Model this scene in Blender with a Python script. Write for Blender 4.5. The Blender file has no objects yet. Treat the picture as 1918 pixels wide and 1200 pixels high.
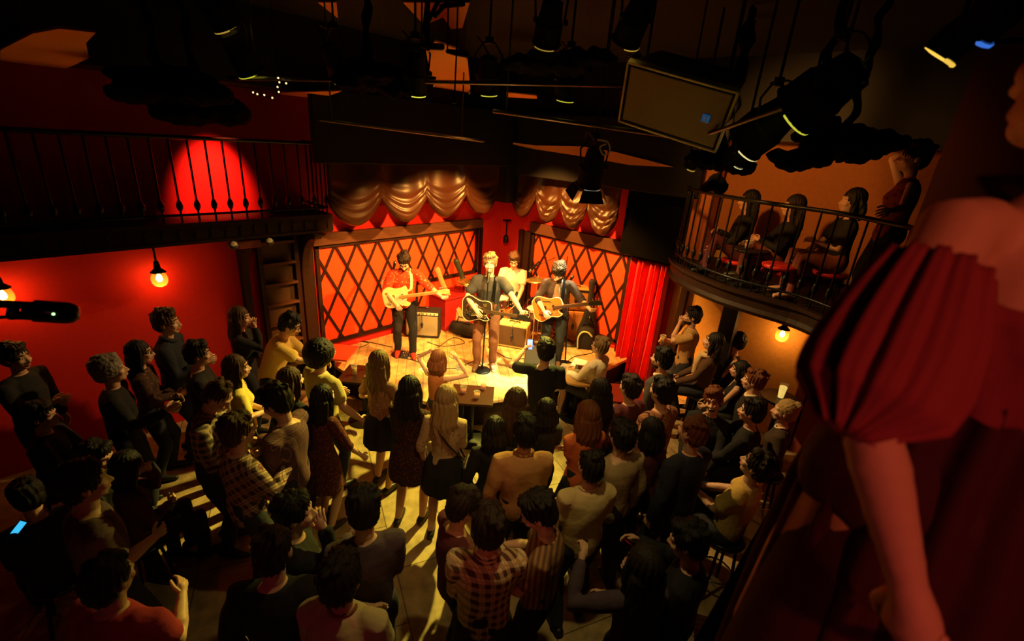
import bpy, math, random
import numpy as np
from mathutils import Vector, Matrix, Euler, noise
R = math.radians
scn = bpy.context.scene
COL = scn.collection
random.seed(7)
# ------------------------------------------------------------------ camera
FPX, CAMH = 880.0, 3.8
PITCH, ROLL, YAW = R(21.05), R(4.4), R(41)
cam_d = bpy.data.cameras.new('camera'); cam = bpy.data.objects.new('camera', cam_d); COL.objects.link(cam)
FW = Vector((-math.sin(YAW)*math.cos(PITCH), math.cos(YAW)*math.cos(PITCH), -math.sin(PITCH)))
RT0 = Vector((math.cos(YAW), math.sin(YAW), 0)); DN0 = FW.cross(RT0)
_c, _s = math.cos(ROLL), math.sin(ROLL)
RT = RT0*_c - DN0*_s; DN = RT0*_s + DN0*_c
CAMP = Vector((0, 0, CAMH))
M = Matrix((RT, -DN, -FW)).transposed().to_4x4(); M.translation = CAMP
cam.matrix_world = M
cam_d.sensor_width = 36; cam_d.lens = FPX/1918*36; cam_d.clip_start = .02; cam_d.clip_end = 60
cam_d.dof.use_dof = True; cam_d.dof.focus_distance = 6.2; cam_d.dof.aperture_fstop = 2.4
scn.camera = cam
def ray(px, py): return FW*FPX + RT*(px-959) + DN*(py-600)
def atz(px, py, z):
    d = ray(px, py); return CAMP + d*((z-CAMH)/d.z)
def atx(px, py, x):
    d = ray(px, py); return CAMP + d*(x/d.x)
def aty(px, py, y):
    d = ray(px, py); return CAMP + d*(y/d.y)
def atd(px, py, dist): return CAMP + ray(px, py).normalized()*dist
# ------------------------------------------------------------------ world, exposure
w = bpy.data.worlds.new('world'); scn.world = w; w.use_nodes = True
w.node_tree.nodes['Background'].inputs[0].default_value = (.30, .12, .30, 1)
w.node_tree.nodes['Background'].inputs[1].default_value = .006
scn.view_settings.view_transform = 'Standard'; scn.view_settings.look = 'None'
scn.view_settings.exposure = 0; scn.view_settings.gamma = 1; scn.view_settings.use_curve_mapping = False
# ------------------------------------------------------------------ lights
def spot(name, loc, target, col, power, angle, blend=.3, size=.06):
    d = bpy.data.lights.new(name, 'SPOT'); o = bpy.data.objects.new(name, d); COL.objects.link(o)
    o.location = loc; v = Vector(target)-Vector(loc); o.rotation_euler = v.to_track_quat('-Z', 'Y').to_euler()
    d.color = col; d.energy = power; d.spot_size = R(angle); d.spot_blend = blend; d.shadow_soft_size = size
    return o
def point(name, loc, col, power, size=.03):
    d = bpy.data.lights.new(name, 'POINT'); o = bpy.data.objects.new(name, d); COL.objects.link(o)
    o.location = loc; d.color = col; d.energy = power; d.shadow_soft_size = size
    return o
WARM = (1, .60, .18); YEL = (1, .74, .22); GRN = (.95, .85, .12); ORG = (1, .40, .07); RED = (1, .05, .02); MAG = (1, .10, .16)
SPOTS = [  # name, lamp place, aim, colour, power, cone, blend
 ('key_spot', (-2.75, 3.9, 4.1), (-4.6, 5.0, .6), YEL, 1700, 46, .8),
 ('hot_spot', (-3.5, 6.1, 4.05), (-4.15, 5.0, .42), (1, .88, .42), 4200, 20, .9),
 ('fill_spot', (-2.3, 2.1, 4.1), (-5.1, 4.9, 1.0), WARM, 700, 52, .6),
 ('wall_spot', (-3.4, 5.6, 4.1), (-6.6, 4.6, 1.0), ORG, 2300, 52, .35),
 ('wall_fill_spot', (-3.1, 3.4, 4.1), (-6.6, 4.2, 1.0), ORG, 1200, 46, .35),
 ('back_wall_spot', (-5.2, 4.5, 4.1), (-4.4, 7.1, .9), ORG, 1900, 60, .45),
 ('curtain_spot', (-4.6, 4.2, 4.1), (-3.2, 7.05, 1.2), ORG, 700, 34, .5),
 ('audience_back_spot', (-4.3, 6.0, 4.05), (-3.4, 2.4, .2), (1, .80, .10), 2500, 52, .7),
 ('house_right_spot', (-3.6, 4.2, 4.1), (-1.3, 5.2, 1.0), WARM, 560, 64, .7),
 ('balcony_red_spot', (-5.92, 1.97, 4.08), (-6.66, 1.95, 2.95), (1, .10, .03), 1100, 44, 1.0),
 ('balcony_orange_spot', (-1.9, 4.3, 4.1), (-1.3, 6.9, 3.4), ORG, 120, 85, .6),
 ('house_left_spot', (-4.3, 5.7, 4.0), (-5.3, 1.2, 1.05), WARM, 620, 36, .5),
 ('house_magenta_spot', (1.6, -1.6, 4.1), (-1.6, 1.7, .9), MAG, 34, 72, .9),
 ('house_top_spot', (-1.3, 1.9, 4.1), (-2.0, 2.3, 0), (1, .72, .22), 75, 85, .9),
 ('house_warm_spot', (-.6, .9, 4.12), (-3.2, 3.4, 1.0), (1, .42, .12), 36, 66, .9),
 ('added_red_spot', (1.2, -.4, 4.6), (.05, .95, 3.6), (1, .18, .07), 44, 50, .6),  # added unseen lamp behind the camera, reddens the near woman
 ('valance_spot', (-3.3, 3.6, 3.2), (-5.8, 6.2, 2.75), WARM, 22, 60, .8),
 ('added_up_spot', (-2.9, 3.3, 3.3), (-3.2, 2.9, 4.9), (1, .5, .12), 8, 120, .9),  # added upward lamp, brightens the ceiling panels
]
for a in SPOTS: spot(*a)
# ------------------------------------------------------------------ materials
MATS = {}
def mat(name, col, rough=.7, metal=0, bump=0, bscale=60, spec=.3, emit=None, estr=0, vary=0, stretch=None, alpha=None, sheen=0, coat=0):
    if name in MATS: return MATS[name]
    m = bpy.data.materials.new(name); m.use_nodes = True; nt = m.node_tree; N = nt.nodes; L = nt.links
    b = N['Principled BSDF']; b.inputs['Base Color'].default_value = (*col, 1); b.inputs['Roughness'].default_value = rough
    b.inputs['Metallic'].default_value = metal; b.inputs['Specular IOR Level'].default_value = spec
    if sheen: b.inputs['Sheen Weight'].default_value = sheen
    if coat: b.inputs['Coat Weight'].default_value = coat
    if emit: b.inputs['Emission Color'].default_value = (*emit, 1); b.inputs['Emission Strength'].default_value = estr
    if bump or vary:
        tc = N.new('ShaderNodeTexCoord'); nz = N.new('ShaderNodeTexNoise'); nz.inputs['Scale'].default_value = bscale; nz.inputs['Detail'].default_value = 4
        src = tc.outputs['Object']
        if stretch:
            mp = N.new('ShaderNodeMapping'); mp.inputs['Scale'].default_value = stretch; L.new(src, mp.inputs[0]); src = mp.outputs[0]
        L.new(src, nz.inputs['Vector'])
        if bump:
            bp = N.new('ShaderNodeBump'); bp.inputs['Strength'].default_value = bump; bp.inputs['Distance'].default_value = .02
            L.new(nz.outputs[0], bp.inputs['Height']); L.new(bp.outputs[0], b.inputs['Normal'])
        if vary:
            mx = N.new('ShaderNodeMix'); mx.data_type = 'RGBA'
            mx.inputs[6].default_value = (*[c*(1-vary) for c in col], 1); mx.inputs[7].default_value = (*[min(1, c*(1+vary)) for c in col], 1)
            L.new(nz.outputs[0], mx.inputs[0]); L.new(mx.outputs[2], b.inputs['Base Color'])
    if alpha is not None:
        tr = N.new('ShaderNodeBsdfTransparent'); tr.inputs[0].default_value = (*[.6+.4*c for c in col], 1); ms = N.new('ShaderNodeMixShader'); ms.inputs[0].default_value = alpha
        L.new(tr.outputs[0], ms.inputs[1]); L.new(b.outputs[0], ms.inputs[2]); L.new(ms.outputs[0], N['Material Output'].inputs[0])
    MATS[name] = m; return m
def plaid(name, c1, c2, c3, scale=9, rough=.85, diag=False):
    """woven check: broad bands of c2 and fine lines of c3 over c1"""
    if name in MATS: return MATS[name]
    m = bpy.data.materials.new(name); m.use_nodes = True; nt = m.node_tree; N = nt.nodes; L = nt.links
    b = N['Principled BSDF']; b.inputs['Roughness'].default_value = rough; b.inputs['Specular IOR Level'].default_value = .2
    tc = N.new('ShaderNodeTexCoord'); mp = N.new('ShaderNodeMapping'); L.new(tc.outputs['Object'], mp.inputs[0])
    if diag: mp.inputs['Rotation'].default_value = (0, R(40), 0)
    sp = N.new('ShaderNodeSeparateXYZ'); L.new(mp.outputs[0], sp.inputs[0])
    def mth(op, a, bb=None, v=None):
        n = N.new('ShaderNodeMath'); n.operation = op; L.new(a, n.inputs[0])
        if bb is not None: L.new(bb, n.inputs[1])
        if v is not None: n.inputs[1].default_value = v
        return n.outputs[0]
    hx = mth('ADD', sp.outputs[0], sp.outputs[1])
    def band(src, off, width):
        s = mth('MULTIPLY', src, v=scale); s = mth('ADD', s, v=off); f = mth('FRACT', s); return mth('LESS_THAN', f, v=width)
    bx, bz = band(hx, 0, .5), band(sp.outputs[2], 0, .5); lx, lz = band(hx, .3, .09), band(sp.outputs[2], .3, .09)
    su = mth('MULTIPLY', mth('ADD', bx, bz), v=.5); ln = mth('MAXIMUM', lx, lz)
    m1 = N.new('ShaderNodeMix'); m1.data_type = 'RGBA'; m1.inputs[6].default_value = (*c1, 1); m1.inputs[7].default_value = (*c2, 1); L.new(su, m1.inputs[0])
    m2 = N.new('ShaderNodeMix'); m2.data_type = 'RGBA'; m2.inputs[7].default_value = (*c3, 1); L.new(m1.outputs[2], m2.inputs[6]); L.new(ln, m2.inputs[0])
    L.new(m2.outputs[2], b.inputs['Base Color']); MATS[name] = m; return m
def speckle(name, c1, c2, scale=40, thr=.5, rough=.85):
    """printed or lace pattern: cells of c2 on c1"""
    if name in MATS: return MATS[name]
    m = bpy.data.materials.new(name); m.use_nodes = True; nt = m.node_tree; N = nt.nodes; L = nt.links
    b = N['Principled BSDF']; b.inputs['Roughness'].default_value = rough; b.inputs['Specular IOR Level'].default_value = .2
    tc = N.new('ShaderNodeTexCoord'); v = N.new('ShaderNodeTexVoronoi'); v.inputs['Scale'].default_value = scale; L.new(tc.outputs['Object'], v.inputs['Vector'])
    cr = N.new('ShaderNodeValToRGB'); cr.color_ramp.elements[0].position = thr-.12; cr.color_ramp.elements[1].position = thr+.12
    cr.color_ramp.elements[0].color = (*c2, 1); cr.color_ramp.elements[1].color = (*c1, 1)
    L.new(v.outputs['Distance'], cr.inputs[0]); L.new(cr.outputs[0], b.inputs['Base Color']); MATS[name] = m; return m
def stripe(name, c1, c2, scale=30, axis=2, rough=.85):
    if name in MATS: return MATS[name]
    m = bpy.data.materials.new(name); m.use_nodes = True; nt = m.node_tree; N = nt.nodes; L = nt.links
    b = N['Principled BSDF']; b.inputs['Roughness'].default_value = rough
    tc = N.new('ShaderNodeTexCoord'); wv = N.new('ShaderNodeTexWave'); wv.bands_direction = 'XYZ'[axis]; wv.inputs['Scale'].default_value = scale; wv.inputs['Distortion'].default_value = .6
    L.new(tc.outputs['Object'], wv.inputs['Vector'])
    mx = N.new('ShaderNodeMix'); mx.data_type = 'RGBA'; mx.inputs[6].default_value = (*c1, 1); mx.inputs[7].default_value = (*c2, 1)
    L.new(wv.outputs[0], mx.inputs[0]); L.new(mx.outputs[2], b.inputs['Base Color']); MATS[name] = m; return m
def planks(name, c1, c2, cg, bw=1.2, bh=.14, rough=.5, rot=0, gap=.006):
    if name in MATS: return MATS[name]
    m = bpy.data.materials.new(name); m.use_nodes = True; nt = m.node_tree; N = nt.nodes; L = nt.links
    b = N['Principled BSDF']; b.inputs['Roughness'].default_value = rough; b.inputs['Specular IOR Level'].default_value = .3
    tc = N.new('ShaderNodeTexCoord'); mp = N.new('ShaderNodeMapping'); mp.inputs['Rotation'].default_value = (0, 0, rot); L.new(tc.outputs['Object'], mp.inputs[0])
    br = N.new('ShaderNodeTexBrick'); br.inputs['Scale'].default_value = 1; br.inputs['Brick Width'].default_value = bw; br.inputs['Row Height'].default_value = bh
    br.inputs['Mortar Size'].default_value = gap; br.inputs['Color1'].default_value = (*c1, 1); br.inputs['Color2'].default_value = (*c2, 1); br.inputs['Mortar'].default_value = (*cg, 1)
    L.new(mp.outputs[0], br.inputs['Vector'])
    nz = N.new('ShaderNodeTexNoise'); nz.inputs['Scale'].default_value = 7; nz.inputs['Detail'].default_value = 6; L.new(mp.outputs[0], nz.inputs['Vector'])
    mx = N.new('ShaderNodeMix'); mx.data_type = 'RGBA'; mx.blend_type = 'MULTIPLY'; mx.inputs[0].default_value = .7
    cr = N.new('ShaderNodeValToRGB'); cr.color_ramp.elements[0].position = .3; cr.color_ramp.elements[0].color = (.35, .33, .3, 1); cr.color_ramp.elements[1].position = .62
    L.new(nz.outputs[0], cr.inputs[0]); L.new(br.outputs[0], mx.inputs[6]); L.new(cr.outputs[0], mx.inputs[7]); L.new(mx.outputs[2], b.inputs['Base Color'])
    MATS[name] = m; return m
def C(r, g, b_): return (r, g, b_)
black = mat('black_paint', (.006, .006, .007), .5, bump=.05, bscale=80)
blackmetal = mat('black_metal', (.015, .015, .016), .35, .6, bump=.03, bscale=120)
blackcloth = mat('black_cloth', (.0025, .0025, .003), .95, bump=.3, bscale=40, spec=.03)
steel = mat('chrome_steel', (.75, .72, .68), .2, 1, bump=.01)
darkwood = mat('dark_wood', (.020, .008, .005), .55, spec=.15, bump=.1, bscale=12, vary=.5, stretch=(1, 1, 6))
beamwood = mat('beam_wood', (.085, .034, .016), .55, spec=.2, bump=.1, bscale=9, vary=.5, stretch=(6, .6, 6))
redplaster = mat('red_plaster', (.62, .018, .012), .75, bump=.05, bscale=30, vary=.12)
redlat = mat('red_panel', (.82, .065, .012), .7, bump=.03, bscale=30, vary=.06)
orangeplaster = mat('orange_plaster', (.55, .20, .055), .8, bump=.06, bscale=25, vary=.15)
gold = mat('ochre_plaster', (.62, .34, .09), .8, bump=.06, bscale=25, vary=.18)
# ------------------------------------------------------------------ mesh helpers
class MB:
    def __init__(s): s.v = []; s.f = []; s.m = []
    def add(s, vs, fs, mi=0):
        o = len(s.v); s.v += [tuple(v) for v in vs]; s.f += [tuple(i+o for i in f) for f in fs]; s.m += [mi]*len(fs); return s
    def box(s, c, size, rot=None, mi=0):
        hx, hy, hz = [d/2 for d in size]; c = Vector(c); P = []
        for z in (-hz, hz):
            for x, y in ((-hx, -hy), (hx, -hy), (hx, hy), (-hx, hy)):
                p = Vector((x, y, z)); p = (rot @ p) if rot is not None else p; P.append(p+c)
        return s.add(P, [(0, 3, 2, 1), (4, 5, 6, 7), (0, 1, 5, 4), (1, 2, 6, 5), (2, 3, 7, 6), (3, 0, 4, 7)], mi)
    def tube(s, pts, rad, seg=8, mi=0, ell=None, cap=True):
        """swept round tube with domed ends; ell = (side axis, factor) flattens it"""
        pts = [Vector(p) for p in pts]; n = len(pts)
        if not isinstance(rad, (list, tuple)): rad = [rad]*n
        P = []; up = None; frames = []
        for i in range(n):
            t = (pts[min(i+1, n-1)]-pts[max(i-1, 0)])
            t = t.normalized() if t.length > 1e-9 else Vector((0, 0, 1))
            if up is None:
                a = Vector((0, 0, 1)) if abs(t.z) < .9 else Vector((1, 0, 0)); up = t.cross(a).normalized()
            else:
                up = up-t*up.dot(t)
                up = up.normalized() if up.length > 1e-6 else t.orthogonal().normalized()
            frames.append((t, up.copy(), t.cross(up)))
        rings = []
        if cap:
            t, u, v = frames[0]
            for k in (.45, .85): rings.append((pts[0]-t*rad[0]*math.sqrt(1-k*k)*.9, rad[0]*k, u, v))
        for i in range(n): rings.append((pts[i], rad[i], frames[i][1], frames[i][2]))
        if cap:
            t, u, v = frames[-1]
            for k in (.85, .45): rings.append((pts[-1]+t*rad[-1]*math.sqrt(1-k*k)*.9, rad[-1]*k, u, v))
        for p, r, u, v in rings:
            for k in range(seg):
                a = 2*math.pi*k/seg; d = u*math.cos(a)+v*math.sin(a); P.append(p+d*r)
        F = []
        for i in range(len(rings)-1):
            for k in range(seg):
                k2 = (k+1) % seg; F.append((i*seg+k, i*seg+k2, (i+1)*seg+k2, (i+1)*seg+k))
        F.append(tuple(range(seg-1, -1, -1))); F.append(tuple((len(rings)-1)*seg+k for k in range(seg)))
        return s.add(P, F, mi)
    def loft(s, rings, mi=0, cap=True, closed=False):
        seg = len(rings[0]); P = [p for r in rings for p in r]; F = []; n = len(rings)
        for i in range(n-1+(1 if closed else 0)):
            j = (i+1) % n
            for k in range(seg):
                k2 = (k+1) % seg; F.append((i*seg+k, i*seg+k2, j*seg+k2, j*seg+k))
        if cap and not closed: F.append(tuple(range(seg-1, -1, -1))); F.append(tuple((n-1)*seg+k for k in range(seg)))
        return s.add(P, F, mi)
    def ell(s, c, r, mt=None, seg=12, rings=8, mi=0):
        c = Vector(c); P = []; F = []
        for i in range(rings+1):
            a = math.pi*(i+.02 if i == 0 else (i-.02 if i == rings else i))/rings
            for k in range(seg):
                b = 2*math.pi*k/seg; p = Vector((r[0]*math.sin(a)*math.cos(b), r[1]*math.sin(a)*math.sin(b), r[2]*math.cos(a)))
                P.append(c+(mt @ p if mt is not None else p))
        for i in range(rings):
            for k in range(seg):
                k2 = (k+1) % seg; F.append((i*seg+k, (i+1)*seg+k, (i+1)*seg+k2, i*seg+k2))
        F.append(tuple(range(seg))); F.append(tuple(rings*seg+k for k in range(seg-1, -1, -1)))
        return s.add(P, F, mi)
    def lathe(s, prof, c=(0, 0, 0), seg=20, mt=None, mi=0, cap=True):
        c = Vector(c); rings = []
        for r, z in prof:
            rings.append([c+((mt @ Vector((r*math.cos(2*math.pi*k/seg), r*math.sin(2*math.pi*k/seg), z))) if mt is not None else Vector((r*math.cos(2*math.pi*k/seg), r*math.sin(2*math.pi*k/seg), z))) for k in range(seg)])
        return s.loft(rings, mi, cap)
    def prism(s, poly, z0, z1, mi=0, mt=None, off=None):
        n = len(poly); P = [Vector((x, y, z0)) for x, y in poly]+[Vector((x, y, z1)) for x, y in poly]
        if mt is not None: P = [mt @ p for p in P]
        if off is not None: P = [p+Vector(off) for p in P]
        F = [tuple(range(n-1, -1, -1)), tuple(range(n, 2*n))]+[(k, (k+1) % n, n+(k+1) % n, n+k) for k in range(n)]
        return s.add(P, F, mi)
    def mesh(s, name='m'):
        me = bpy.data.meshes.new(name); me.from_pydata(s.v, [], s.f); me.validate(); me.update()
        return me
    def build(s, name, m, parent=None, smooth=False, bevel=0, loc=None, rotz=0):
        me = s.mesh(name); ms = m if isinstance(m, (list, tuple)) else [m]
        for x in ms: me.materials.append(x)
        if len(ms) > 1 and len(me.polygons) == len(s.m): me.polygons.foreach_set('material_index', s.m)
        if smooth: me.polygons.foreach_set('use_smooth', [True]*len(me.polygons))
        o = bpy.data.objects.new(name, me); COL.objects.link(o)
        if parent is not None: o.parent = parent
        if loc is not None: o.location = loc
        o.rotation_euler.z = rotz
        if bevel:
            b = o.modifiers.new('bevel', 'BEVEL'); b.width = bevel; b.segments = 2; b.limit_method = 'ANGLE'
        return o
def tag(o, label=None, cat=None, group=None, kind=None):
    if label: o['label'] = label
    if cat: o['category'] = cat
    if group: o['group'] = group
    if kind: o['kind'] = kind
    return o
def struct(name, mb, m, **k): return tag(mb.build(name, m, **k), kind='structure')
def empty(name, loc=(0, 0, 0), rz=0, label=None, cat=None, group=None):
    o = bpy.data.objects.new(name, None); COL.objects.link(o); o.location = loc; o.rotation_euler = (0, 0, rz); o.empty_display_size = .1
    return tag(o, label, cat, group)
def emat(o, loc, X, Y, Z):
    m = Matrix((Vector(X), Vector(Y), Vector(Z))).transposed().to_4x4(); m.translation = Vector(loc); o.matrix_world = m; return o
def label(o, s): o['label'] = s; return o
def copy_tree(o, parent=None):
    c = o.copy(); COL.objects.link(c)
    if parent is not None: c.parent = parent
    for ch in [x for x in o.children]: copy_tree(ch, c)
    return c
def catmull(pts, n=6, closed=True):
    out = []; N_ = len(pts)
    for i in range(N_ if closed else N_-1):
        p0, p1, p2, p3 = [Vector(pts[(i+k) % N_] if closed else pts[max(0, min(N_-1, i+k))]) for k in (-1, 0, 1, 2)]
        for j in range(n):
            t = j/n; out.append(.5*((2*p1)+(p2-p0)*t+(2*p0-5*p1+4*p2-p3)*t*t+(3*p1-p0-3*p2+p3)*t**3))
    if not closed: out.append(Vector(pts[-1]))
    return out
# ================================================================== SETTING
WX, WY, CZ = -6.65, 7.1, 4.9
floorm = planks('floor_boards', (.50, .37, .20), (.38, .27, .14), (.12, .08, .045), 1.1, .55, .55, R(24), .005)
stagem = planks('stage_boards', (.70, .48, .22), (.60, .40, .17), (.24, .14, .06), 1.6, .13, .38, R(38), .004)
struct('floor', MB().box((-2.3, 2.0, -.1), (8.9, 10.6, .2)), floorm)
struct('ceiling', MB().box((-2.3, 2.0, CZ+.1), (8.9, 10.6, .2)), mat('ceiling_black', (.006, .005, .006), .9, bump=.2, bscale=8))
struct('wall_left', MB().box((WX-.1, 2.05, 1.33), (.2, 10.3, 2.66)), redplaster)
struct('wall_left_upper', MB().box((WX-.1, 2.05, (2.66+CZ)/2), (.2, 10.3, CZ-2.66)), mat('shaded_red_plaster', (.26, .006, .012), .75, bump=.05, bscale=30, vary=.12))  # same wall; the weak light up here is painted in as darker red
struct('wall_back', MB().box((-4.76, WY+.1, CZ/2), (3.88, .2, CZ)), redplaster)
struct('wall_back_ochre', MB().box((-.41, WY+.1, 1.25), (4.82, .2, 2.5)), gold)
struct('wall_back_upper', MB().box((-.41, WY+.1, 3.675), (4.82, .2, 2.35)), orangeplaster)
struct('wall_right', MB().box((2.1, 2.05, CZ/2), (.2, 10.3, CZ)), mat('dark_red_plaster', (.05, .007, .008), .8, bump=.05))
struct('wall_front', MB().box((-2.3, -3.2, CZ/2), (8.9, .2, CZ)), mat('dark_red_plaster', (.05, .007, .008)))
struct('wall_lower_right', MB().box((.32, 2.6, 1.22), (.1, 9.0, 2.44)), mat('brown_red_plaster', (.30, .055, .035), .75, bump=.05))
struct('trim_9', MB().box((-6.27, 2.05, 4.52), (.76, 10.2, .76)), black)
struct('trim_10', MB().box((-2.3, 6.75, 4.45), (8.6, .70, .9)), black)
# stage platform
SPOLY = [(-6.64, 3.0), (-5.9, 3.06), (-5.0, 3.22), (-4.4, 3.45), (-3.9, 4.05), (-3.55, 4.75), (-3.35, 5.6), (-3.3, 7.09), (-6.64, 7.09)]
st = empty('stage_platform', (-5, 5, 0), 0, 'low wooden stage platform in the room corner under the band', 'stage')
loc0 = lambda poly, ox, oy: [(x-ox, y-oy) for x, y in poly]
MB().prism(loc0(SPOLY, -5, 5), .37, .42).build('deck', stagem, st, bevel=.006)
fr = [(x+(.04 if x > -6.6 else 0)-.08 if x > -6.6 else x, y+.05 if y < 7 else y) for x, y in SPOLY]
MB().prism(loc0(fr, -5, 5), 0, .368).build('front_skirt', darkwood, st)
# wooden beams over the panels
tag(MB().box((WX+.05, 4.77, 2.24), (.1, 3.4, .17)).build('wall_beam', beamwood, bevel=.006), 'brown wooden beam along the top of the left lattice panel', 'beam')
tag(MB().box((-4.62, WY-.05, 2.25), (2.4, .1, .2)).build('wall_beam', beamwood, bevel=.006), 'brown wooden beam along the top of the right lattice panel', 'beam')
# lattice panels: red board, dark frame, crossed slats
def lattice(root, a0, a1, z0, z1, first, frame_poly):
    """panel in local (a, z) coordinates, local y is the thickness"""
    fr_ = MB(); n = len(frame_poly); wd = .055
    for i in range(n):
        p, q = Vector(frame_poly[i]), Vector(frame_poly[(i+1) % n]); d = (q-p); mid = (p+q)/2; ang = math.atan2(d.y, d.x)
        fr_.box((mid.x, .03, mid.y), (d.length+wd, .05, wd), Matrix.Rotation(-ang, 3, 'Y'))
    fr_.build('frame', darkwood, root)
    sl = MB(); pit, hh = .365, .72
    def inside(p):
        c = False; x, y = p; j = n-1
        for i in range(n):
            xi, yi = frame_poly[i]; xj, yj = frame_poly[j]
            if (yi > y) != (yj > y) and x < (xj-xi)*(y-yi)/(yj-yi)+xi: c = not c
            j = i
        return c
    k0 = int((a0-first)/pit)-6; k1 = int((a1-first)/pit)+6
    for k in range(k0, k1):
        for sgn in (1, -1):
            top = (first+k*pit, z1); pts = [(top[0]+sgn*t*pit*2.4*1, z1-t*hh*2.4) for t in np.linspace(0, 1, 121)]
            ins = [p for p in pts if inside((p[0], p[1]-1e-4))]
            if len(ins) < 6: continue
            p, q = Vector(ins[0]), Vector(ins[-1]); d = q-p; mid = (p+q)/2; ang = math.atan2(d.y, d.x)
            sl.box((mid.x, .026+.004*sgn, mid.y), (d.length, .016, .036), Matrix.Rotation(-ang, 3, 'Y'))
    sl.build('lattice_slats', darkwood, root)
lp = empty('lattice_panel', (WX, 0, 0), R(90), 'large red panel with dark diamond lattice on the left stage wall', 'wall panel')
FP = [(3.14, .58), (4.92, .58), (4.92, 1.28), (6.38, 1.28), (6.38, 2.13), (3.14, 2.13)]
# local x -> world y : rotz 90 sends (a, t) to (-t, a); thickness must point to +x, so mirror below
lp.rotation_euler = (0, 0, R(90)); lp.scale = (1, -1, 1)
MB().prism([(3.14, .58), (6.38, .58), (6.38, 2.13), (3.14, 2.13)], -.012, 0, mt=Matrix(((1, 0, 0), (0, 0, -1), (0, 1, 0)))).build('board', redlat, lp)
lattice(lp, 3.14, 6.38, .58, 2.12, 3.80, FP)
rp = empty('lattice_panel', (0, WY, 0), 0, 'red panel with dark diamond lattice on the right stage wall beside the curtain', 'wall panel')
rp.scale = (1, -1, 1)
MB().prism([(-5.75, .56), (-3.66, .56), (-3.66, 2.14), (-5.75, 2.14)], -.012, 0, mt=Matrix(((1, 0, 0), (0, 0, -1), (0, 1, 0)))).build('board', redlat, rp)
lattice(rp, -5.75, -3.66, .56, 2.13, -5.27, [(-5.75, .58), (-3.66, .58), (-3.66, 2.14), (-5.75, 2.14)])
struct('trim_1', MB().box((-6.62, 3.02, 1.1), (.07, .1, 2.25)), darkwood)
struct('trim_2', MB().box((-6.05, 7.06, 1.35), (.1, .08, 1.6)), darkwood)
struct('trim_3', MB().box((-5.86, 7.05, 1.35), (.14, .1, 1.6)), darkwood)
struct('trim_4', MB().box((-6.63, 6.5, 1.4), (.05, .06, 1.5)), darkwood)
struct('trim_5', MB().box((-3.58, 7.05, 1.1), (.09, .12, 2.2)), darkwood)
# left balcony over the red wall
BX = -6.05
bl = empty('balcony', (0, 0, 0), 0, 'dark balcony with iron railing along the upper left wall', 'balcony')
MB().box(((WX+BX)/2, .05, 2.58), (BX-WX, 6.06, .16)).build('deck', black, bl)
fm = MB().box((BX+.03, .05, 2.58), (.06, 6.06, .22)); fm.box((BX+.05, .05, 2.69), (.05, 6.06, .03)); fm.box((BX+.05, .05, 2.49), (.05, 6.06, .03)); fm.box(((WX+BX)/2, 3.1, 2.58), (BX-WX, .06, .22))
for k in range(40):
    fm.box((BX+.065, -2.9+k*.152, 2.58), (.02, .03, .1))
fm.build('fascia', darkwood, bl)
rl = MB().tube([(BX, -3, 3.57), (BX, 3.06, 3.57)], .022, 8).tube([(BX, -3, 2.78), (BX, 3.06, 2.78)], .015, 8).tube([(BX, 3.06, 3.57), (WX+.03, 3.06, 3.57)], .022, 8).tube([(BX, 3.06, 2.78), (WX+.03, 3.06, 2.78)], .015, 8)
rl.build('handrail', blackmetal, bl, smooth=True)
for k in range(30):
    y = 3.06-k*.165
    b = MB().tube([(BX, y, 2.66), (BX, y, 3.56)], .011, 6)
    b.lathe([(.012, 2.82), (.028, 2.85), (.034, 2.88), (.026, 2.91), (.012, 2.94)], (BX, y, 0), 8)
    b.build('baluster', blackmetal, bl, smooth=True)
for k in range(1, 5):
    x = BX-k*.12
    MB().tube([(x, 3.06, 2.66), (x, 3.06, 3.56)], .011, 6).build('baluster', blackmetal, bl, smooth=True)
# curved bracket and dark timber uprights under the balcony end
br = MB()
arc = [(2.9+.12*math.sin(t*math.pi/2)*0, 0) for t in (0,)]
pts_o = [(BX+.02-.0, 2.47)]+[(BX-.02-.42*math.sin(t*math.pi/2), 2.05+.42*math.cos(t*math.pi/2)-0) for t in np.linspace(0, 1, 9)]
poly = [(WX, 2.47), (BX, 2.47), (BX, 2.40)]+[(WX+.14+(BX-WX-.16)*(1-math.sin(t*math.pi/2)), 1.75+.62*math.cos(t*math.pi/2)) for t in np.linspace(0, 1, 9)]+[(WX+.14, .0), (WX, .0)]
mtb = Matrix(((1, 0, 0), (0, 0, 1), (0, 1, 0)))
tag(MB().prism(poly, 2.86, 2.96, mt=mtb).build('balcony_bracket', darkwood), 'dark timber bracket curving up to the balcony beside the lattice panel', 'bracket')
tag(MB().prism(poly, 2.08, 2.16, mt=mtb).build('balcony_bracket', darkwood), 'dark timber bracket at the left of the wall ladder under the balcony', 'bracket')
ld = empty('wall_ladder', (WX+.1, 2.55, 0), 0, 'dark wooden step ladder fixed against the wall left of the stage', 'ladder')
for s_ in (-1, 1): MB().box((.03, .24*s_, 1.2), (.07, .06, 2.38)).build('rail', darkwood, ld)
for k in range(8): MB().box((.03, 0, .25+k*.29), (.09, .44, .035)).build('rung', beamwood, ld)
MB().box((-.03, 0, 1.2), (.02, .44, 2.38)).build('back_board', mat('dim_board', (.05, .025, .012), .6, bump=.1), ld)
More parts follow.
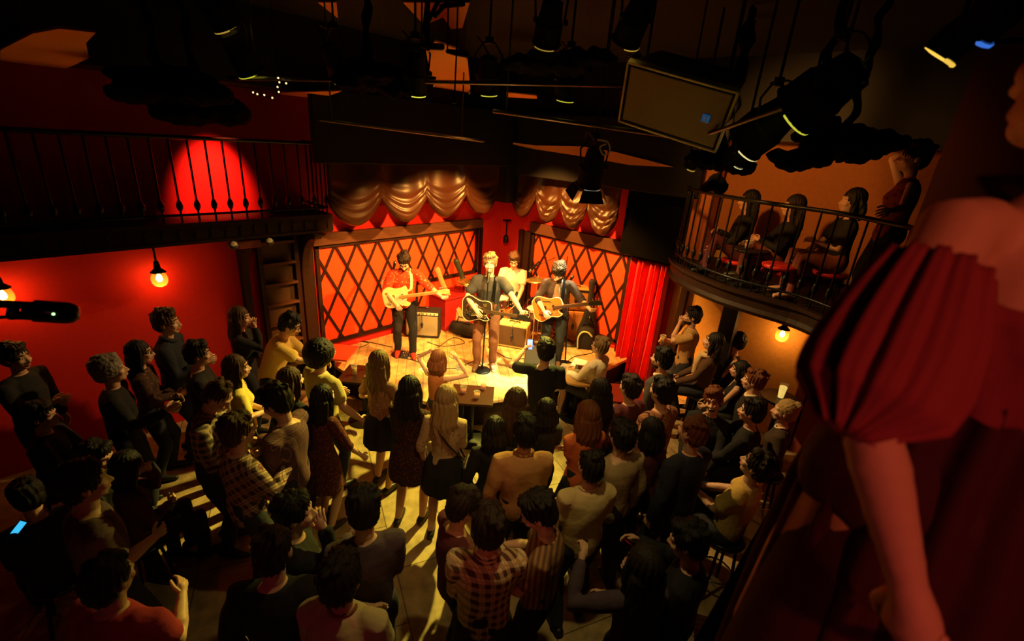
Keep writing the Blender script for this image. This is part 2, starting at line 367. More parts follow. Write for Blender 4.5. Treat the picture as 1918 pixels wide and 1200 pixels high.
# emergency light with two round heads
el = empty('emergency_light', (WX+.62, 2.05, 2.42), 0, 'small emergency light with two round lamp heads under the balcony edge', 'emergency light')
MB().box((-.04, 0, -.02), (.08, .26, .10)).build('housing', mat('dull_red_plastic', (.16, .03, .02), .5), el, bevel=.01)
for s_ in (-1, 1):
    h = MB().lathe([(.02, -.05), (.045, -.03), (.052, 0), (.052, .02), (.048, .025)], (.05, .20*s_, .0), 18, Matrix.Rotation(R(65), 3, 'Y') ).build('lamp_head', mat('dark_plastic', (.05, .03, .02), .4), el, smooth=True)
    MB().ell((.066, .20*s_, .008), (.016, .042, .042), None, 14, 8).build('lens', mat('lamp_lens', (.7, .65, .45), .15, spec=.6), h, smooth=True)
# pendant lamps
bulbm = mat('glowing_bulb', (1, .75, .35), .3, emit=(1, .62, .16), estr=16)
globem = mat('amber_glass', (1, .62, .22), .04, spec=.6, alpha=.16)
def pendant(loc, text, drop, power, col=WARM):
    r = empty('pendant_lamp', loc, 0, text, 'lamp')
    MB().tube([(0, 0, .10), (0, 0, drop)], .012, 8).lathe([(.035, drop-.02), (.035, drop)], (0, 0, 0), 12).build('stem', blackmetal, r, smooth=True)
    MB().lathe([(.02, .16), (.03, .12), (.034, .075), (.06, .05), (.078, .035), (.078, .028), (.05, .03)], (0, 0, 0), 20).build('cap', blackmetal, r, smooth=True)
    MB().lathe([(.05, .028), (.072, .0), (.084, -.045), (.08, -.09), (.058, -.128), (.02, -.145)], (0, 0, 0), 20).build('globe', globem, r, smooth=True)
    MB().lathe([(.012, .03), (.016, .0), (.030, -.03), (.033, -.055), (.022, -.08), (.004, -.088)], (0, 0, 0), 14).build('bulb', bulbm, r, smooth=True)
    l = point('pendant_glow', (0, 0, -.10), col, power, .03); l.parent = r
    return r
pendant(atx(297, 514, -6.42), 'glass globe pendant lamp glowing on the red wall above the seated crowd', .50, 5.5, (1, .42, .08))
pendant(atx(2, 545, -6.42), 'glass globe pendant lamp cut by the left edge of the view', .46, 5.5, (1, .42, .08))
pendant(aty(1467, 620, 6.85), 'glass globe pendant lamp on the ochre wall under the right balcony', 2.28-aty(1467, 620, 6.85).z, 8, (1, .50, .12))
# red stage curtain
cm = MB(); NX, NZ = 150, 10; P = []
for j in range(NZ+1):
    z = .03+(2.16-.03)*j/NZ
    for i in range(NX+1):
        u = i/NX; fl = 1+.25*(1-j/NZ); ph = u*2*math.pi*7
        P.append((-3.56+u*.70+.012*math.sin(ph*.5+j*.2), 6.92+.085*fl*math.sin(ph+.5*math.sin(u*9))+.02*math.sin(ph*2.3+j*.3), z))
F = [(j*(NX+1)+i, j*(NX+1)+i+1, (j+1)*(NX+1)+i+1, (j+1)*(NX+1)+i) for j in range(NZ) for i in range(NX)]
cu = MB().add(P, F).build('stage_curtain', mat('red_velvet', (.78, .012, .018), .65, bump=.1, bscale=90, sheen=.3), smooth=True)
sm = cu.modifiers.new('thick', 'SOLIDIFY'); sm.thickness = .008
tag(cu, 'tall red velvet curtain hanging at the right of the stage', 'curtain')
tag(MB().tube([(-3.62, 6.95, 2.19), (-2.82, 6.95, 2.19)], .016, 10).build('curtain_rod', blackmetal, smooth=True), 'thin dark rod holding the red stage curtain', 'curtain rod')
# swagged valances: brown satin gathered into scallops
satin = mat('brown_satin', (.035, .011, .004), .36, bump=.04, bscale=9, spec=.3)
def valance(name, A, B, nrm, ztop, zlo, n, text, seed, depth=.16, ragged=0):
    rnd = random.Random(seed); A, B, nrm = Vector(A), Vector(B), Vector(nrm); NXv, NZv = n*26, 26; P = []
    drops = [rnd.uniform(-.06, .06)*1 for _ in range(n+1)]
    for j in range(NZv+1):
        v = j/NZv                     # 0 top, 1 hem
        for i in range(NXv+1):
            u = i/NXv; q = u*n; k = min(int(q), n-1); f = q-k
            sag = math.sin(math.pi*f); low = zlo+drops[k]*(1-f)+drops[k+1]*f
            hem = low+.30*(1-sag**.8)*(1)          # gathers are pulled up between scallops
            z = ztop+(hem-ztop)*v
            fold = math.sin(v*v*v*30+sag*1.5+k*1.7)*.034*v*v*(.25+sag)+math.sin(v*v*47+f*3+k)*.010*v*v*(.3+sag)
            gath = .05*math.exp(-((f if f < .5 else 1-f)/.09)**2)*v
            puff = depth*(sag**.7)*(v**1.6)*(1 if v < .93 else 1-(v-.93)/.07*.75)
            rg = ragged*math.sin(i*.9+j*.7+seed)*v
            ver = .020*math.sin(f*9+k*2.1+1.5*v)*(1-v*.6)+.06*math.exp(-((f if f < .5 else 1-f)/.16)**2)*(1-v)
            p = A.lerp(B, u)+nrm*(puff+fold+gath+ver+rg); P.append((p.x, p.y, z-.05*sag*v*v+rg*.4))
    F = [(j*(NXv+1)+i, j*(NXv+1)+i+1, (j+1)*(NXv+1)+i+1, (j+1)*(NXv+1)+i) for j in range(NZv) for i in range(NXv)]
    o = MB().add(P, F).build(name, satin, smooth=True); s2 = o.modifiers.new('thick', 'SOLIDIFY'); s2.thickness = .006
    return tag(o, text, 'drape')
valance('swag_valance', atx(596, 300, -6.1)[:2]+(0,) if False else (-6.02, 3.05, 0), (-6.02, 6.25, 0), (1, -.15, 0), 3.42, 2.58, 4, 'brown satin swag valance with deep scallops over the left stage wall', 3)
valance('swag_valance', (-5.95, 6.62, 0), (-3.72, 6.62, 0), (.1, -1, 0), 3.25, 2.52, 4, 'crumpled brown satin valance over the right stage wall', 8, .13, .010)
# black boxes and drops above the stage
tag(MB().box((-6.2, 6.66, 3.36), (.75, .72, 1.27)).build('corner_duct', black, bevel=.01), 'black boxed duct in the stage corner between the two valances', 'duct')
tag(MB().box((-3.15, 6.86, 2.95), (1.05, .3, 1.45)).build('drop_cloth', blackcloth, bevel=.01), 'black drop above the red stage curtain', 'drop cloth')
tag(MB().box((-4.2, 6.85, 3.70), (3.1, .3, .60)).build('border_cloth', blackcloth, bevel=.01), 'long black border cloth hanging above the right valance', 'drop cloth')
# right balcony with rounded front
rb = empty('balcony', (0, 0, 0), 0, 'dark rounded balcony with iron railing and seated people at upper right', 'balcony')
RP = [(-2.72, 6.9), (-2.62, 6.4), (-2.44, 6.04), (-2.24, 5.82), (-2.0, 5.64), (-1.77, 5.52), (-1.54, 5.43), (-1.18, 5.37), (-.76, 5.30), (-.35, 5.0), (-.1, 4.5), (-.1, 2.0), (-.1, -1.5)]
edge = catmull([Vector((x, y, 0)) for x, y in RP], 4, False)
dk = [(p.x, p.y) for p in edge]+[(2.0, -1.5), (2.0, 7.1), (-2.72, 7.1)]
MB().prism(dk, 2.28, 2.40).build('deck', black, rb)
fas = MB(); rr = []
for i, p in enumerate(edge):
    t = (edge[min(i+1, len(edge)-1)]-edge[max(i-1, 0)]).normalized(); nn = Vector((t.y, -t.x, 0)) if False else Vector((-t.y, t.x, 0))
    nn = -nn if nn.dot(Vector((-3, 2, 0))-p) < 0 else nn
    rr.append([p+nn*a+Vector((0, 0, z)) for a, z in ((0, 2.22), (.05, 2.22), (.07, 2.26), (.04, 2.30), (.04, 2.38), (.08, 2.41), (.08, 2.45), (0, 2.45))])
fas.loft(rr).build('fascia', darkwood, rb)
inn = [Vector((p.x, p.y, 0)) for p in edge]
MB().tube([p+Vector((0, 0, 3.38)) for p in inn if p.y > 3.2], .022, 8).tube([p+Vector((0, 0, 2.54)) for p in inn if p.y > 3.2], .014, 8).build('handrail', blackmetal, rb, smooth=True)
acc = 0; last = inn[0]
for p in inn[1:]:
    d = (p-last).length; t0 = 0
    while acc+(d-t0) >= .15:
        t0 += .15-acc; acc = 0; q = last.lerp(p, t0/d)
        if q.y < 3.3: break
        b = MB().tube([(q.x, q.y, 2.39), (q.x, q.y, 3.38)], .010, 6).lathe([(.011, 2.60), (.026, 2.63), (.03, 2.66), (.024, 2.69), (.011, 2.72)], (q.x, q.y, 0), 8)
        b.build('baluster', blackmetal, rb, smooth=True)
    acc += d-t0; last = p
# pillars and mouldings under and over the right balcony
tag(MB().box((-1.72, 6.45, 1.13), (.2, .2, 2.27)).build('balcony_post', black, bevel=.01), 'black square post under the right balcony behind the listening crowd', 'post')
tag(MB().box((-2.5, 6.78, 3.20), (.24, .3, 1.62)).build('pillar', mat('orange_pillar', (.50, .17, .06), .8, bump=.05), bevel=.01), 'orange square pillar on the balcony beside the railing end', 'pillar')
struct('trim_6', MB().box((-1.0, 7.04, 1.86), (1.6, .12, .07)), gold)
struct('trim_7', MB().box((-2.62, 7.04, 1.2), (.10, .10, 2.3)), darkwood)
struct('trim_8', MB().box((-.72, 7.0, 1.2), (.14, .2, 2.4)), mat('brown_red_plaster', (.30, .055, .035)))
struct('wall_back_return', MB().box((-.2, 6.98, 1.2), (.95, .16, 2.4)), mat('brown_red_plaster', (.30, .055, .035)))
struct('wall_balcony_return', MB().box((.9, 6.6, 3.7), (2.2, .9, 2.3)), mat('dark_red_plaster', (.05, .007, .008)))
# ================================================================== PEOPLE
TMP = bpy.data.scenes.new('workbench')
def remesh(mb, vox, it=3, fac=.5):
    """fuse overlapping closed shapes into one continuous skin"""
    me = mb.mesh('w'); o = bpy.data.objects.new('w', me); TMP.collection.objects.link(o)
    r = o.modifiers.new('r', 'REMESH'); r.mode = 'VOXEL'; r.voxel_size = vox
    if it: s = o.modifiers.new('s', 'SMOOTH'); s.factor = fac; s.iterations = it
    TMP.view_layers[0].update(); dg = TMP.view_layers[0].depsgraph
    out = bpy.data.meshes.new_from_object(o.evaluated_get(dg))
    a = arrays(out); bpy.data.meshes.remove(out); bpy.data.objects.remove(o); bpy.data.meshes.remove(me)
    return a
def arrays(me):
    nv, nl, npo = len(me.vertices), len(me.loops), len(me.polygons)
    co = np.empty(nv*3, np.float32); me.vertices.foreach_get('co', co)
    no = np.empty(nv*3, np.float32); me.vertices.foreach_get('normal', no)
    li = np.empty(nl, np.int32); me.loops.foreach_get('vertex_index', li)
    lt = np.empty(npo, np.int32); me.polygons.foreach_get('loop_total', lt)
    return [co.reshape(-1, 3), no.reshape(-1, 3), li, lt]
def mb_arrays(mb): me = mb.mesh('w'); a = arrays(me); bpy.data.meshes.remove(me); return a
def from_arrays(name, parts, m, parent=None, mi=None):
    co = np.concatenate([p[0] for p in parts]); off = 0; li = []; lt = []; mats_i = []
    for k, p in enumerate(parts):
        li.append(p[2]+off); lt.append(p[3]); off += len(p[0]); mats_i.append(np.full(len(p[3]), (mi[k] if mi else 0), np.int32))
    li = np.concatenate(li); lt = np.concatenate(lt); ls = np.concatenate([[0], np.cumsum(lt)[:-1]]).astype(np.int32)
    me = bpy.data.meshes.new(name); me.vertices.add(len(co)); me.vertices.foreach_set('co', co.ravel().astype(np.float32))
    me.loops.add(len(li)); me.loops.foreach_set('vertex_index', li.astype(np.int32))
    me.polygons.add(len(lt)); me.polygons.foreach_set('loop_start', ls); me.polygons.foreach_set('loop_total', lt.astype(np.int32))
    me.update(calc_edges=True); me.validate()
    for x in (m if isinstance(m, (list, tuple)) else [m]): me.materials.append(x)
    if mi: me.polygons.foreach_set('material_index', np.concatenate(mats_i))
    me.polygons.foreach_set('use_smooth', np.ones(len(me.polygons), bool))
    o = bpy.data.objects.new(name, me); COL.objects.link(o)
    if parent is not None: o.parent = parent
    return o
def folds(a, amp, seed, fx=13, fz=17):
    """soft cloth creases: push the skin along its normals by a wandering wave"""
    x, y, z = a[0].T; r = np.random.RandomState(seed); p = r.uniform(0, 6.28, 6)
    w = np.sin(fz*z+2.6*np.sin(fx*x+p[0])+1.9*np.sin(fx*.8*y+p[1])+p[2])+.7*np.sin(fx*1.9*(x+y)+2.2*np.sin(fz*.7*z+p[3])+p[4])
    w = np.sign(w)*np.abs(w)**.8
    a[0] = (a[0]+a[1]*(amp*w)[:, None]).astype(np.float32); return a
SKINS = {}
def skin(tone):
    base = {'light': (.60, .36, .25), 'mid': (.50, .28, .18), 'tan': (.40, .21, .12), 'dark': (.22, .11, .065)}[tone]
    return mat('skin_'+tone, base, .5, bump=.04, bscale=90, spec=.35)
def hairmat(c):
    base = {'black': (.012, .010, .009), 'dark': (.022, .014, .010), 'brown': (.06, .030, .015), 'auburn': (.14, .045, .018), 'blond': (.36, .24, .11), 'grey': (.20, .18, .16), 'dirty': (.16, .10, .05)}[c]
    return mat('hair_'+c, base, .5, bump=.35, bscale=40, spec=.22, stretch=(5, 5, .5), vary=.35)
lipm = mat('lips', (.38, .10, .08), .45); eyem = mat('eye_white', (.7, .66, .6), .2, spec=.6); irism = mat('eye_dark', (.02, .015, .01), .15, spec=.7)
toothm = mat('teeth', (.75, .72, .62), .3); mouthm = mat('mouth_inside', (.05, .01, .01), .6)
shoem = mat('shoe_leather', (.02, .017, .015), .4)
def ik(S, T, a, b, pole):
    S, T = Vector(S), Vector(T); d = T-S; L = d.length; L2 = min(L, (a+b)*.995); T = S+d.normalized()*L2; d = d.normalized()
    x = (a*a-b*b+L2*L2)/(2*L2); h = math.sqrt(max(0, a*a-x*x)); p = Vector(pole); p = p-d*p.dot(d)
    p = p.normalized() if p.length > 1e-5 else d.orthogonal().normalized()
    return S+d*x+p*h, T
def hand(mb, W, d, pn, right, s, curl, spread=.1):
    """five separate fingers rooted in the palm; thumb leaves the side near the wrist"""
    d = d.normalized(); pn = (pn-d*pn.dot(d)).normalized(); th = d.cross(pn)*(1 if right else -1)
    for i, (o, L, r) in enumerate(((.028, .072, .0088), (.0095, .082, .0092), (-.0095, .076, .0088), (-.028, .060, .0078))):
        p = W+d*.082*s+th*o*s; dirn = (d+th*spread*(1.5-i)*.5).normalized(); pts = [W+d*.060*s+th*o*.9*s, p]; rr = [r*s*1.05, r*s]
        c = curl*(1+.08*(i-1)); ang = 0
        for seg, frac in enumerate((.45, .32, .23)):
            ang += c*(.55, .8, .6)[seg]; v = dirn*math.cos(ang)+pn*math.sin(ang); p = p+v*L*frac*s; pts.append(p); rr.append(r*s*(.98-.1*seg))
        mb.tube(pts, rr, 6)
    t0 = W+d*.022*s+th*.022*s; v1 = (d*.62+th*.72+pn*.25*(.3+curl)).normalized(); v2 = (d*.85+th*.28+pn*.55*curl).normalized(); v3 = (d*.8-th*.1*curl+pn*.75*curl).normalized()
    a = t0+v1*.040*s; b = a+v2*.032*s; c2 = b+v3*.024*s
    mb.tube([t0, a, b, c2], [.0125*s, .011*s, .0098*s, .0085*s], 6)
ARMS = {'down': (.07, .04, -.52), 'pocket': (.03, .10, -.46), 'cup': (-.10, .30, -.20), 'cupout': (.06, .36, -.16), 'fold': (-.24, .22, -.24), 'clasp': (-.15, .25, -.32),
        'face': (-.13, .18, .10), 'hip': (.13, .06, -.36), 'lap': (-.05, .33, -.40), 'table': (-.06, .40, -.28), 'head': (-.02, .02, .32), 'phone': (.02, .34, .12), 'behind': (-.10, -.12, -.45)}
NP = [0]
def person(px, py, text, face=None, look=(-4.5, 4.6), h=1.75, fem=False, sit=None, z0=0.0, lean=0, side=0, hp=0, hy=0, hr=0, turn=0,
           R_='down', L_='down', Rp=None, Lp=None, curlR=.55, curlL=.55, Rn=None, Ln=None, hair=('short', 'dark'), tone='light', top=None, sleeve='long', bottom=None, skirt=None, dress=False,
           collar=None, shoes=True, facefx=False, smile=False, vox=.014, pos=None, legs=None, beard=None, glasses=False, hemdrop=.10, inner=None, build=1.0, name='person', group=None, hat=None, drape=.012, seed=None, scarf=None, bag=None, topmax=.48):
    NP[0] += 1; sd = seed or NP[0]; s = h/1.75; tone_m = skin(tone)
    top = top or mat('charcoal_cotton', (.03, .03, .034), .9, bump=.25, bscale=30); bottom = bottom or mat('dark_denim', (.02, .022, .035), .85, bump=.2, bscale=50)
    pz = (sit+.09*s) if sit is not None else .93*s
    P = Vector((0, 0, pz)); ln, sl = R(lean), R(side); up = Vector((math.sin(sl), math.sin(ln), math.cos(ln)*math.cos(sl))).normalized()
    X = Vector((1, 0, 0)); X = (X-up*X.dot(up)).normalized(); Xt = (Matrix.Rotation(R(turn), 3, up) @ X); Yt = up.cross(Xt)
    N_ = P+up*.51*s; neckd = (Matrix.Rotation(-R(hp)*.45, 3, Xt) @ up).normalized(); neckd = (neckd+Vector((0, 0, .35))).normalized()
    Hm = Matrix.Rotation(R(hy+turn), 3, 'Z') @ Matrix.Rotation(-R(hp), 3, 'X') @ Matrix.Rotation(R(hr), 3, 'Y')
    hs = s*1.12; Cc = N_+neckd*.125*s+(Hm @ Vector((0, .018, .055)))*s
    bw = (1.0 if not fem else .88)*build; SHW = .172*s*bw
    sh = {sg: N_-up*.065*s+Xt*sg*SHW for sg in (1, -1)}
    if pos is None:
        if face is None:   # first guess from the head pixel
            g = atz(px, py, z0+Cc.z); face = math.degrees(math.atan2(-(look[0]-g.x), look[1]-g.y))
        off = Matrix.Rotation(R(face), 3, 'Z') @ Cc; g = atz(px, py, z0+Cc.z); pos = (g.x-off.x, g.y-off.y)
    elif face is None: face = math.degrees(math.atan2(-(look[0]-pos[0]), look[1]-pos[1]))
    # ---- limbs
    arm = {}
    for sg, spec, pole in ((1, R_, Rp), (-1, L_, Lp)):
        t = ARMS[spec] if isinstance(spec, str) else spec
        if isinstance(spec, str): t = (t[0]*sg, t[1], t[2])
        S = sh[sg]; T = S+(Matrix.Rotation(R(turn), 3, 'Z') @ Vector(t))*s
        e, T = ik(S, T, .285*s, .255*s, pole or (sg*.55, -.55, -.65)); arm[sg] = (S, e, T)
    leg = {}
    for sg in (1, -1):
        Hj = P+Xt*sg*.092*s*bw+Vector((0, 0, -.03*s))
        if legs and sg in legs: A = Vector(legs[sg])*s if sit is None else Vector(legs[sg])
        elif sit is not None: A = Vector((sg*.13*s, .40*s, .075*s if sit < .6 else sit-.42))
        else: A = Vector((sg*.115*s, (.05 if (sg > 0) == (sd % 2 == 0) else -.05)*s, .075*s))
        k, A = ik(Hj, A, .43*s, .43*s, (sg*.12, 1, .2)); leg[sg] = (Hj, k, A)
    # ---- torso rings
    if fem: prof = [(-.09, .125, .095), (-.03, .162, .118), (.03, .160, .118), (.12, .132, .095), (.22, .138, .100), (.33, .146, .120), (.41, .138, .095), (.465, .118, .075), (.505, .060, .055)]
    else: prof = [(-.09, .120, .095), (-.03, .150, .115), (.03, .152, .115), (.12, .148, .108), (.22, .158, .114), (.33, .172, .122), (.41, .168, .105), (.465, .140, .082), (.505, .070, .062)]
    def torso(inf, t0=-.2, t1=1, seg=18, taper=0):
        rings = []
        for t, wx, wy in prof:
            if t < t0 or t > t1: continue
            c = P+up*t*s; bl = min(1, max(0, (t+.03)/.3)); xa = X.lerp(Xt, bl); ya = up.cross(xa)
            yo = (.012 if fem and .28 < t < .36 else 0)+(-.012 if t > .4 else 0)
            rings.append([c+xa*((wx*bw+inf)*s*math.cos(2*math.pi*k/seg))+ya*((wy*build+inf)*s*math.sin(2*math.pi*k/seg)+yo*s) for k in range(seg)])
        return rings
    b = MB(); b.loft(torso(0)); b.tube([N_-up*.05*s, N_+neckd*.02*s, Cc-(Hm @ Vector((0, .01, .05)))*s], [.062*s*bw, .050*s*bw, .046*s*bw], 12)
    for sg in (1, -1):
        S, e, W = arm[sg]; m1 = S.lerp(e, .4); m2 = e.lerp(W, .35); aw = (.9 if fem else 1.06)*build
        b.tube([S-Xt*sg*.03*s, S, m1, e, m2, W], [.050*s*aw, .054*s*aw, .047*s*aw, .038*s*aw, .040*s*aw, .026*s*aw], 10)
        fd = (W-e).normalized(); pn0 = (Rn if sg > 0 else Ln); pn = Vector(pn0) if pn0 else Vector((-sg*.9, .1, -.35)); pn = (pn-fd*pn.dot(fd)).normalized(); th = fd.cross(pn)*sg
        b.tube([W, W+fd*.035*s, W+fd*.075*s], [.024*s, .030*s, .028*s], 8)
        b.ell(W+fd*.055*s+th*.012*s, (.030*s, .030*s, .030*s))
        Hj, k, A = leg[sg]; q1 = Hj.lerp(k, .45); q2 = k.lerp(A, .35)
        lw = 1.04 if fem else 1
        b.tube([Hj, q1, k, q2, A], [.086*s*lw, .078*s*lw, .053*s, .055*s, .036*s], 12)
        f = Vector((sg*.12, 1, 0)).normalized(); b.tube([A-f*.045*s-Vector((0, 0, .035*s)), A+f*.06*s-Vector((0, 0, .035*s)), A+f*.16*s-Vector((0, 0, .048*s))], [.034*s, .036*s, .026*s], 8)
    body = remesh(b, vox, 3)
    # ---- head, finer
    hv = min(vox*.62, .0085); b = MB(); H = lambda x, y, z: Cc+(Hm @ Vector((x, y, z)))*hs; sc = lambda *r: [q*hs for q in r]
    b.ell(H(0, -.012, .022), sc(.073, .092, .096), Hm, 18, 12); b.ell(H(0, .026, -.035), sc(.058, .066, .082), Hm, 16, 10)
    b.ell(H(0, .055, -.088), sc(.030, .030, .024), Hm); b.ell(H(0, .02, -.075), sc(.050, .050, .040), Hm)
    b.tube([H(0, .082, .014), H(0, .095, -.012), H(0, .108, -.034)], sc(.008, .010, .0135), 8)
    for sg in (1, -1):
        b.ell(H(sg*.016, .092, -.036), sc(.011, .012, .009), Hm); b.ell(H(sg*.034, .064, -.030), sc(.026, .024, .022), Hm)
        b.ell(H(sg*.073, -.006, -.012), sc(.010, .020, .031), Hm); b.tube([H(sg*.010, .086, .026), H(sg*.032, .082, .030), H(sg*.052, .066, .022)], sc(.007, .008, .007), 6)
    b.tube([H(0, .088, -.060), H(0, .088, -.070)], sc(.014, .013), 8); b.tube([H(0, -.01, -.06), N_+neckd*.02*s], sc(.052*bw, .049*bw), 12)
    head = remesh(b, hv, 2)
    fb = MB()
    for sg, cu in ((1, curlR), (-1, curlL)):
        S, e, W = arm[sg]; fd = (W-e).normalized(); pn0 = (Rn if sg > 0 else Ln); hand(fb, W, fd, Vector(pn0) if pn0 else Vector((-sg*.9, .1, -.35)), sg > 0, s, cu)
    root = from_arrays(name, [body, head, mb_arrays(fb)], tone_m)
    root.location = (pos[0], pos[1], z0); root.rotation_euler = (0, 0, R(face)); tag(root, text, 'person', group)
    # ---- shirt
    b = MB(); inf = drape; lo = -hemdrop if not dress else .05
    rings = torso(inf, -.2, topmax)
    if hemdrop > .05 and not dress:
        pass
    b.loft(rings if hemdrop > .05 else torso(inf, .0, topmax))
    
    if topmax > .45: b.loft(torso(inf*.6, .40, .51))
    for sg in (1, -1):
        S, e, W = arm[sg]; aw = (.9 if fem else 1.06)*build
        if sleeve == 'none': continue
        ch = [S-Xt*sg*.05*s, S, S.lerp(e, .45)]; rr = [.058*s*aw+inf*s*.6, .060*s*aw+inf*s, .053*s*aw+inf*s*1.2]
        if sleeve == 'short': ch.append(S.lerp(e, .62)); rr.append(.052*s*aw+inf*s*1.8)
        elif sleeve == 'roll': ch += [e, e.lerp(W, .18)]; rr += [.044*s*aw+inf*s, .047*s*aw+inf*s]
        else: ch += [e, e.lerp(W, .4), e.lerp(W, .93)]; rr += [.044*s*aw+inf*s, .044*s*aw+inf*s, .034*s*aw+inf*s]
        b.tube(ch, rr, 12)
    a = remesh(b, vox, 2); folds(a, .0045*s if not fem else .0035*s, sd*3+1); sh_o = from_arrays('dress' if dress else 'shirt', [a], top, root)
    # ---- lower clothing
    b = MB(); wl = .10
    if skirt:
        zh = skirt*s; rings = []; seg = 28
        for q in np.linspace(0, 1, 8):
            z = (P.z+.10*s)*(1-q)+zh*q; wx = (.142+.035*min(1, q*3)+.05*q)*s; wy = (.112+.025*min(1, q*3)+.05*q)*s
            rings.append([Vector((wx*math.cos(2*math.pi*k/seg)*(1+.03*q*math.sin(k*2.2)), wy*math.sin(2*math.pi*k/seg)*(1+.05*q*math.cos(k*2.7)), z)) for k in range(seg)])
        b.loft(rings); a = remesh(b, vox, 1); folds(a, .004, sd*5, 16, 3); from_arrays('skirt', [a], bottom if not dress else top, root)
    else:
        b.loft(torso(.008, -.2, .13))
        for sg in (1, -1):
            Hj, k, A = leg[sg]; q1 = Hj.lerp(k, .45); q2 = k.lerp(A, .4)
            b.tube([Hj, q1, k, q2, A.lerp(k, .02)], [.095*s, .090*s, .068*s, .066*s, .056*s], 12)
        a = remesh(b, vox*1.1, 2); folds(a, .004*s, sd*7); from_arrays('trousers', [a], bottom, root)
    if shoes:
        for sg in (1, -1):
            Hj, k, A = leg[sg]; f = Vector((sg*.12, 1, 0)).normalized(); up0 = Vector((0, 0, 1)); sm = shoes if not isinstance(shoes, bool) else shoem
            q = MB().tube([A-f*.05*s-up0*.03*s, A+f*.02*s-up0*.022*s, A+f*.10*s-up0*.036*s, A+f*.17*s-up0*.045*s], [.040*s, .044*s, .040*s, .028*s], 10).tube([A-f*.055*s-up0*.06*s, A+f*.175*s-up0*.06*s], .016*s, 8)
            q.build('shoe', sm, root, smooth=True)
    # ---- hair
    st_, hc = hair
    if st_ != 'bald':
        b = MB(); big = {'curly': .018, 'afro': .045, 'crop': -.001}.get(st_, .007)
        b.ell(H(0, -.020, .032), sc(.081+big, .093+big, .096+big*.8), Hm, 18, 12); b.ell(H(0, -.046, -.018), sc(.074+big*.8, .058+big, .072+big*.5), Hm, 14, 10)
        if st_ in ('short', 'curly'): b.ell(H(.01, .052, .092), sc(.052, .034, .026), Hm); b.ell(H(-.02, .035, .105), sc(.05, .04, .028), Hm)
        if st_ == 'afro': b.ell(H(0, -.03, .03), sc(.125, .12, .12), Hm, 18, 12)
        if st_ in ('long', 'bob', 'wavy'):
            Lh = {'long': .40, 'bob': .16, 'wavy': .30}[st_]*s; rings = []; seg = 18
            back = Hm @ Vector((0, -1, 0)); back = Vector((back.x, back.y, 0)); back = back.normalized() if back.length > .1 else -Yt; sidev = Vector((0, 0, 1)).cross(back)
            for q in np.linspace(0, 1, 9):
                wdt = (.094+.022*math.sin(math.pi*min(1, q*1.2)))*(1-.35*max(0, q-.6)/.4)*s*(1.1 if st_ != 'long' else 1); dep = (.066-.012*q)*s
                c0 = H(0, -.042, .02)+Vector((0, 0, -1))*Lh*q+back*(.018*math.sin(q*math.pi)+.02*q+math.sin(ln)*-.25*q)*s-Vector((0, 0, 0))
                if lean: c0 = c0 - Yt*0
                rings.append([c0+sidev*wdt*math.cos(2*math.pi*k/seg)+back*dep*math.sin(2*math.pi*k/seg) for k in range(seg)])
            b.loft(rings)
            for sg in (1, -1):
                b.tube([H(sg*.066, .015, .055), H(sg*.080, .012, -.02), H(sg*.078, 0, -.10)+Vector((0, 0, -.02*s)), H(sg*.074, -.01, -.10)+Vector((0, 0, -Lh*.42))], sc(.02, .026, .028, .018), 8)
        if st_ == 'bun': b.ell(H(0, -.085, .088), sc(.048, .045, .045), Hm); b.ell(H(0, -.05, .02), sc(.078, .06, .07), Hm)
        if st_ == 'pony': b.tube([H(0, -.09, .05), H(0, -.14, .02), H(0, -.14, -.10), H(0, -.12, -.2)], sc(.022, .034, .034, .012), 10)
        hr_ = random.Random(sd)
        if st_ in ('long', 'bob', 'wavy'):
            for k in range(13):
                t = (k-6)/6*1.35; o = sidev*math.sin(t)*.098*s+back*math.cos(t)*.066*s; p0 = H(0, -.042, -.02); e0 = p0+Vector((0, 0, -1))*(Lh*hr_.uniform(.9, 1.10)+.01)+back*hr_.uniform(0, .03); q_ = hr_.uniform(.55, .95)
                b.tube([p0+o*1.02, p0.lerp(e0, .5)+o*(1.12+hr_.uniform(-.08, .12)), e0+o*q_], sc(.020, .022, .007), 6)
        elif st_ in ('short', 'crop', 'curly'):
            for k in range(16 if st_ != 'crop' else 6):
                t, ph_ = hr_.uniform(0, 6.28), hr_.uniform(.15, 1.25); dv = Vector((math.sin(ph_)*math.cos(t), math.sin(ph_)*math.sin(t)-.15, math.cos(ph_)))
                b.ell(H(dv.x*.078, dv.y*.090-.018, dv.z*.096+.034), sc(hr_.uniform(.018, .034), hr_.uniform(.018, .034), hr_.uniform(.014, .022)), Hm, 8, 6)
        a = remesh(b, hv*1.1, 1)
        c = np.array(Cc); rel = (a[0]-c); Hn = np.array(Hm); loc = rel @ Hn; ang = np.arctan2(loc[:, 0], loc[:, 1]+1e-4); zz = loc[:, 2]
        if st_ in ('curly', 'afro', 'bun'): dsp = .006*(np.sin(loc[:, 0]*170+3*np.sin(loc[:, 2]*90))*np.sin(loc[:, 2]*150+2*np.sin(loc[:, 1]*110)))
        else: dsp = .0046*np.sin(ang*19+2*np.sin(zz*24+sd))+.0026*np.sin(ang*37+zz*30)
        a[0] = (a[0]+a[1]*(dsp*s)[:, None]).astype(np.float32)
        from_arrays('hair', [a], hairmat(hc), root)
